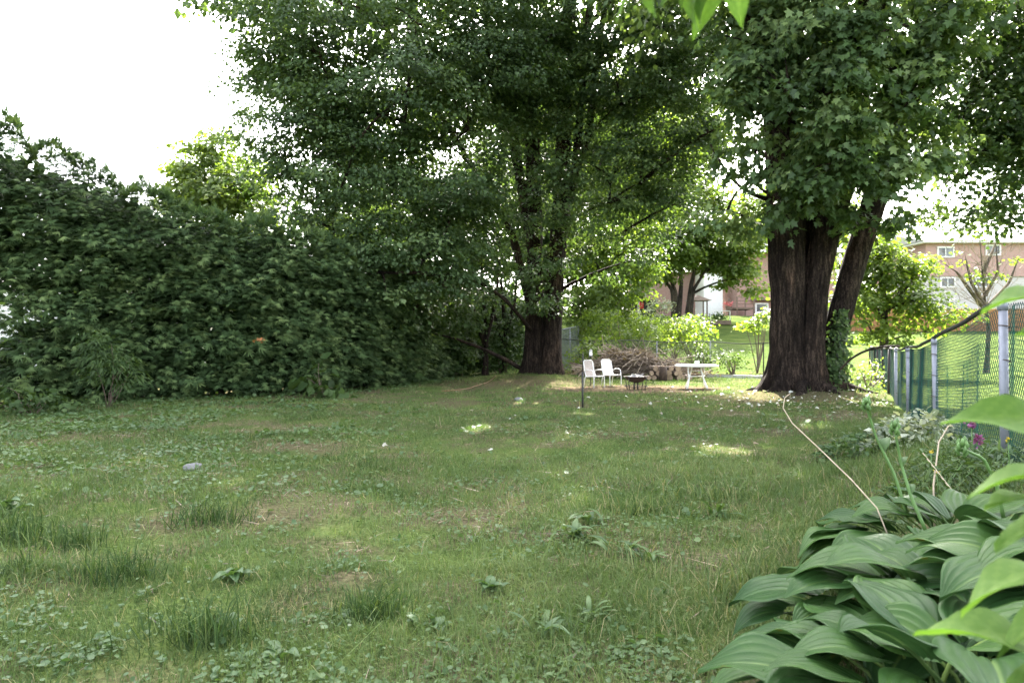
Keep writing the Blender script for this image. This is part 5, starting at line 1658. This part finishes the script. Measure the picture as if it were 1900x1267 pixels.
def hosta_leaf(seed, L=.26, W=.17):
    r = random.Random(seed)
    nx, ny = 25, 16
    V = []; F = []; vein = []
    droop = r.uniform(.42, .85); cup = r.uniform(.10, .28); wave = r.uniform(.006, .016); ph = r.uniform(0, 6)
    skew = r.uniform(-.05, .05)
    for j in range(ny+1):
        t = j/ny
        p = (math.sin(math.pi*min(1, t*.97+.03)**.72))**.75*W*.5
        if t > .8: p *= 1-.35*((t-.8)/.2)**1.2
        p = max(p, .0015)
        for i in range(nx):
            u = -1+2*i/(nx-1)
            x = u*p+skew*t*t
            y = L*t-.035*(abs(u)**1.5)*(1-t)**3*1.6
            z = L*(.38*t-droop*.85*t*t)+cup*abs(u)**1.3*p*1.4-.5*cup*(abs(u)**3)*p
            vv = math.cos(abs(u)*math.pi*2*4.0)
            z += -.0045*vv*min(1, p/.05)*(1 if abs(u) < .97 else .3)
            z += wave*math.sin(t*9+ph+(1.5 if u > 0 else 0))*abs(u)**2
            V.append((x, y, z)); vein.append(.25+.35*(vv*.5+.5)*(1-abs(u)*.3)+(.5 if i == nx//2 else 0))
    for j in range(ny):
        for i in range(nx-1):
            a = j*nx+i
            F.append((a, a+1, a+1+nx, a+nx))
    nv = len(V)
    # petiole
    mb = MB().tube([(0, -.18, -.16), (0, -.09, -.04), (0, 0, -.001), (0, .05, .012)], [.008, .006, .005, .003], 6, cap=False)
    V += mb.v; F += [tuple(nv+i for i in f) for f in mb.f]
    vein += [.9]*len(mb.v)
    me = bpy.data.meshes.new('leaf'); me.from_pydata(V, [], F); me.update()
    a = me.attributes.new('vein', 'FLOAT', 'POINT'); a.data.foreach_set('value', vein)
    me.polygons.foreach_set('use_smooth', [True]*len(F)); me.materials.append(M['hosta'])
    return me
HL = [hosta_leaf(i, .25+.02*(i % 3), .215+.015*(i % 4)) for i in range(8)]

def hosta(label, X, Y, n, rad, hgt, sc=1.0, seed=0):
    r = random.Random(seed)
    z = zf(X, Y)
    t = thing('hosta', label, 'plant', (X, Y, z), 'hostas in the near right corner')
    for i in range(n):
        f = (i+.5)/n
        rr = rad*math.sqrt(f)
        a = i*2.39996+r.uniform(-.3, .3)
        h = hgt*(1-f*.78)+r.uniform(-.03, .03)
        o = link('leaf', HL[r.randrange(8)], t)
        o.location = (math.cos(a)*rr, math.sin(a)*rr, max(.05, h))
        tilt = R(20)-R(34)*f+r.uniform(-.15, .15)
        o.rotation_mode = 'ZXY' if False else 'XYZ'
        o.rotation_euler = (Matrix.Rotation(a-math.pi/2+r.uniform(-.35, .35), 4, 'Z') @ Matrix.Rotation(tilt, 4, 'X') @ Matrix.Rotation(r.uniform(-.25, .25), 4, 'Y')).to_euler()
        s = sc*r.uniform(.68, 1.18); o.scale = (s*r.uniform(.9, 1.15), s, s)
    return t
hosta('near hosta with broad overlapping leaves at the bottom right corner', 1.25, 1.90, 54, .52, .32, 1.0, 1)
hosta('middle hosta with ribbed leaves behind the corner one', 1.58, 2.52, 52, .54, .27, 1.0, 2)
hosta('rear hosta at the foot of the tall green flower stalks', 2.15, 3.25, 46, .55, .22, 1.0, 3)
hosta('right hosta half hidden by the bright overhanging leaves', 1.95, 2.1, 46, .5, .34, 1.0, 4)

def scape(label, pts, leafs):
    t = thing('hosta_stalk', label, 'flower stalk', pts[0], 'green hosta flower stalks')
    n = len(pts)
    MB().tube(dense(pts, 12), [.008-.003*i/11 for i in range(12)], 7).build('stem', M['stemgreen'], t, True)
    tip = Vector(pts[-1])
    mb = MB()
    for k in range(9):
        a = k*2.4; c = tip+Vector((.008*math.cos(a), .008*math.sin(a), -.035+k*.006))
        mb.tube([c, c+Vector((.010*math.cos(a), .010*math.sin(a), .018)), c+Vector((.006*math.cos(a), .006*math.sin(a), .036))], [.004, .0085, .003], 6)
    mb.build('bud', M['stemgreen'], t, True)
    for (f, sc, a) in leafs:
        q = dense(pts, 50)[int(f*49)]
        o = link('leaf', WEED['broad'][1], t)
        o.location = q-Vector(ORG[t.name]); o.rotation_euler = (R(55), 0, a); o.scale = (sc, sc, sc)
scape('tall hosta flower stalk leaning left with a closed bud', [px(1685, 960, 3.3), px(1660, 880, 3.35), px(1625, 810, 3.4), px(1607, 752, 3.4)], [(.55, .8, R(-60)), (.86, .7, R(70))])
scape('hosta flower stalk rising right of the leaning one with a bud spike', [px(1718, 985, 2.9), px(1690, 920, 2.95), px(1672, 860, 3.0), px(1660, 796, 3.0)], [(.35, .5, R(-50)), (.65, .5, R(-70))])
scape('drooping hosta stalk arching left under the bright leaves', [px(1862, 960, 2.7), px(1850, 900, 2.7), px(1825, 850, 2.7), px(1785, 832, 2.7)], [(.4, .5, R(100))])
# dead white stem
pts = [px(1627, 942, 3.0), px(1580, 890, 3.1), px(1520, 832, 3.2), px(1470, 785, 3.25), px(1453, 757, 3.3), px(1456, 738, 3.3), px(1466, 730, 3.3), px(1466, 740, 3.3)]
o = MB().tube([pts[0]+Vector((.12, .0, -.30))]+pts, [.0032, .003, .003, .0028, .0026, .0024, .002, .0018, .0014], 6).build('dry_stalk', M['deadstem'], None, True)
tag(o, 'long pale dead stem curving out over the lawn from the hostas', 'dead stem')
pts = [px(1735, 1000, 3.6), px(1732, 900, 3.7), px(1742, 820, 3.8), px(1760, 790, 3.8), px(1768, 790, 3.8)]
o = MB().tube(pts, [.006, .005, .004, .003, .002], 6).build('dry_stalk', M['deadstem'], None, True)
tag(o, 'short hooked dead stem in front of the second fence post', 'dead stem')

# ------------------------------------------------------------------ bed plants by the fence
def bed_plants():
    def clump(name, label, x, y, r, h, n, size, mat, T, cat):
        z = zf(x, y)
        t = thing(name, label, cat, (x, y, z))
        a = rng.random(n)*6.28; q = np.sqrt(rng.random(n))*r
        X = x+np.cos(a)*q; Y = y+np.sin(a)*q*.8
        H = h*(1-.75*(q/r)**2)*(.35+.65*rng.random(n)**.6)
        Cn = np.stack([X, Y, zg(X, Y)+H], 1)
        v = np.stack([np.cos(a), np.sin(a), rng.normal(size=n)*.35-.15], 1)+rng.normal(size=(n, 3))*.5
        w = np.array([0, 0, 1.])+rng.normal(size=(n, 3))*.45
        leaves_obj('foliage', T, Cn, v, w, size*np.exp(rng.normal(size=n)*.25), rng.random(n), mat, t)
        mb = MB()
        for i in range(6):
            j = rng.integers(n)
            mb.tube([(x, y, z-.02), (x*.5+X[j]*.5, y*.5+Y[j]*.5, z+H[j]*.6), tuple(Cn[j])], [.006, .005, .003], 5)
        mb.build('stem', M['stemgreen'], t, True)
        return t
    p = Vector((px(1690, 0, 7.4).x, 7.4)); clump('variegated_plant', 'pale variegated leafy clump at the foot of the fence', p.x, p.y, .55, .42, 900, .07, M['pale'], KITE, 'plant')
    p = Vector((px(1600, 0, 7.6).x, 7.6)); clump('groundcover_plant', 'low grey green leafy clump left of the variegated one', p.x, p.y, .5, .28, 700, .06, M['cover'], KITE, 'plant')
    p = Vector((px(1790, 0, 5.2).x, 5.2)); clump('weedy_plant', 'tangle of green weeds below the purple flowers', p.x, p.y, .5, .22, 900, .06, M['cover'], LANCE, 'plant')
    p = Vector((px(1870, 0, 4.6).x, 4.6)); clump('weedy_plant', 'leafy weeds at the foot of the nearest fence post', p.x, p.y, .5, .20, 900, .06, M['cover'], LANCE, 'plant')
    p = Vector((px(1740, 0, 4.4).x, 4.4)); clump('weedy_plant', 'green weeds just behind the rear hosta', p.x, p.y, .45, .22, 700, .065, M['shrub'], LANCE, 'plant')
    # flowers
    def flower(x_, y_, Y, label, mat, r, n, name):
        c = px(x_, y_, Y)
        t = thing(name, label, 'flower', (c.x, c.y, zf(c.x, c.y)))
        MB().tube([(c.x, c.y, zf(c.x, c.y)), (c.x+.01, c.y, (c.z+zf(c.x, c.y))/2), (c.x, c.y, c.z)], [.004, .004, .003], 5).build('stem', M['stemgreen'], t, True)
        leaves_obj('petals', KITE, np.array(c)+rng.normal(size=(n, 3))*r*.45, rng.normal(size=(n, 3)), rng.normal(size=(n, 3)), np.full(n, r), rng.random(n), mat, t, kind='stuff')
    flower(1802, 787, 4.9, 'upper purple flower head in front of the green netting', M['purple'], .026, 40, 'purple_flower')
    flower(1813, 816, 4.9, 'lower larger purple flower head in front of the green netting', M['purple'], .032, 50, 'purple_flower')
    flower(1727, 838, 4.6, 'tiny yellow flower beside the hooked dead stem', M['petal'], .014, 12, 'yellow_flower')
    flower(1870, 814, 4.4, 'yellow flower at the foot of the nearest fence post', M['petal'], .017, 14, 'yellow_flower')
    flower(1738, 878, 4.3, 'lower yellow flower below the hooked dead stem', M['petal'], .015, 12, 'yellow_flower')
    # grey thistle leaf
    base = px(1780, 925, 3.6)
    t = thing('thistle', 'tall grey green thistle leaf with jagged lobes rising behind the hostas', 'plant', (base.x, base.y, zf(base.x, base.y)))
    a, b = px(1782, 930, 3.6), px(1712, 840, 3.7)
    MB().tube([(base.x+.03, base.y, zf(base.x, base.y)), a, b], [.006, .005, .003], 6).build('midrib', M['deadstem'], t, True)
    for k in range(9):
        q = a.lerp(b, k/8.0)
        for s in (-1, 1):
            o = link('leaf', WEED['jag'][k % 3], t)
            o.location = q-Vector(ORG[t.name]); o.rotation_euler = (R(10), R(20*s), R(40+70*s)); o.scale = (.42,)*3
bed_plants()

# ------------------------------------------------------------------ bright shrub leaning in from the right
def near_mat():
    m = leaf_mat('bright_near_leaf', [(0, (.068, .140, .024)), (1, (.140, .225, .055))], trans=.42, rough=.6, spec=.1, tgain=(1.15, 1.3, .5))
    return m
M['near'] = near_mat()
def big_leaf(L, W, seed):
    r = random.Random(seed)
    nx, ny = 11, 18
    V = []; F = []
    cur = r.uniform(.25, .5); ph = r.uniform(0, 6)
    for j in range(ny+1):
        t = j/ny
        p = math.sin(math.pi*t**.8)**.9*W*.5*(1-.25*max(0, t-.7)/.3)+.0008
        p *= 1+.045*math.sin(t*34)
        for i in range(nx):
            u = -1+2*i/(nx-1)
            z = L*(.15*t-cur*t*t)+.22*p*abs(u)-.010*abs(math.sin(t*20-abs(u)*3))*(1-abs(u))*.35+.006*math.sin(t*7+ph)*u
            V.append((u*p, L*t, z))
    for j in range(ny):
        for i in range(nx-1):
            a = j*nx+i; F.append((a, a+1, a+1+nx, a+nx))
    nf = len(F)
    me = bpy.data.meshes.new('leaf'); me.from_pydata(V, [], F); me.update(); me.materials.append(M['near'])
    me.polygons.foreach_set('use_smooth', [True]*nf)
    a = me.attributes.new('tint', 'FLOAT', 'FACE')
    a.data.foreach_set('value', [min(1, .35+.4*r.random()*0+.3*(1 if (f % 10) in (4, 5) else 0)+.22*(1 if ((f//10)+abs(f % 10-4.5)) % 3 < 1 else 0)) for f in range(nf)])
    return me
BL = [big_leaf(.14, .05, i) for i in range(5)]
def near_shrub():
    t = thing('overhanging_shrub', 'bright green long leaved shrub leaning in from the right edge and over the top', 'shrub', (1.05, 1.0, zf(1.05, 1.0)))
    def stem(pts, r):
        MB().tube(dense(pts, 16), [r*(1-.7*i/15) for i in range(16)], 7).build('stem', M['stemgreen'], t, True)
    stem([(1.05, 1.0, zf(1.05, 1)), (.98, .98, .7), (.93, .96, 1.4), (.80, 1.0, 2.0), (.52, 1.05, 2.04), (.20, 1.08, 1.97)], .012)
    stem([(1.0, .99, .5), (.86, .92, .85), (.80, .9, 1.0)], .008)
    stem([(.97, .98, .8), (.88, .95, 1.15), (.84, .95, 1.35)], .008)
    def lf(base, tip, k, roll=0., sc=None):
        base = Vector(base); tip = Vector(tip)
        d = tip-base; L = d.length
        y = d.normalized()
        up = Vector((0, -.35, 1))
        x = y.cross(up).normalized(); zz = x.cross(y)
        Mx = Matrix((x, y, zz)).transposed().to_4x4() @ Matrix.Rotation(roll, 4, 'Y')
        o = link('leaf', BL[k % 5], t)
        o.location = base-Vector(ORG[t.name]); o.rotation_euler = Mx.to_euler()
        s = L/.135; o.scale = (s, s, s)
    Y = .95
    for i, (bx, by, tx, ty, rl) in enumerate(((1985, 560, 1842, 520, .2), (1960, 790, 1772, 762, -.3), (1990, 900, 1816, 845, .4), (1990, 930, 1828, 908, .6), (2000, 960, 1850, 985, .3),
                                               (1990, 1060, 1785, 1055, .5), (1960, 1215, 1722, 1140, .2), (2010, 1130, 1858, 1150, .3), (1990, 640, 1900, 600, 0), (2010, 1250, 1880, 1240, .2))):
        q = px(bx, by, Y+.04); w = px(tx, ty, Y)
        lf(q, w, i, rl)
    Y = 1.05
    for i, (bx, by, tx, ty, rl) in enumerate(((1235, -30, 1125, 22, .2), (1215, -45, 1195, 58, 1.2), (1235, -40, 1245, 38, -1.3), (1300, -30, 1258, 66, .8), (1320, -35, 1292, 62, .3), (1330, -30, 1306, 74, -.5),
                                               (1362, -40, 1370, 70, .6), (1385, -40, 1406, 22, -.9), (1290, -60, 1250, 20, .2), (1345, -50, 1335, 20, 1.0))):
        lf(px(bx, by-44, Y+.03), px(tx, ty-34, Y), i+2, rl)
near_shrub()

# ------------------------------------------------------------------ distant trees
def distant():
    n = 420
    x = rng.random(n)*260-130; y = 88+rng.random(n)*25
    h = 5+4*vnoise(x*.06, y*0, 5)
    k = rng.poisson(34, n)
    idx = np.repeat(np.arange(n), k); m = len(idx)
    Cn = np.stack([x[idx]+rng.normal(size=m)*2, y[idx]+rng.normal(size=m)*1.5, 3.2+rng.random(m)*h[idx]], 1)
    leaves_obj('distant_trees', KITE, Cn, rng.normal(size=(m, 3)), rng.normal(size=(m, 3)), 1.1*np.exp(rng.normal(size=m)*.3), rng.random(m), M['shrub'], None, 'stuff')
distant()
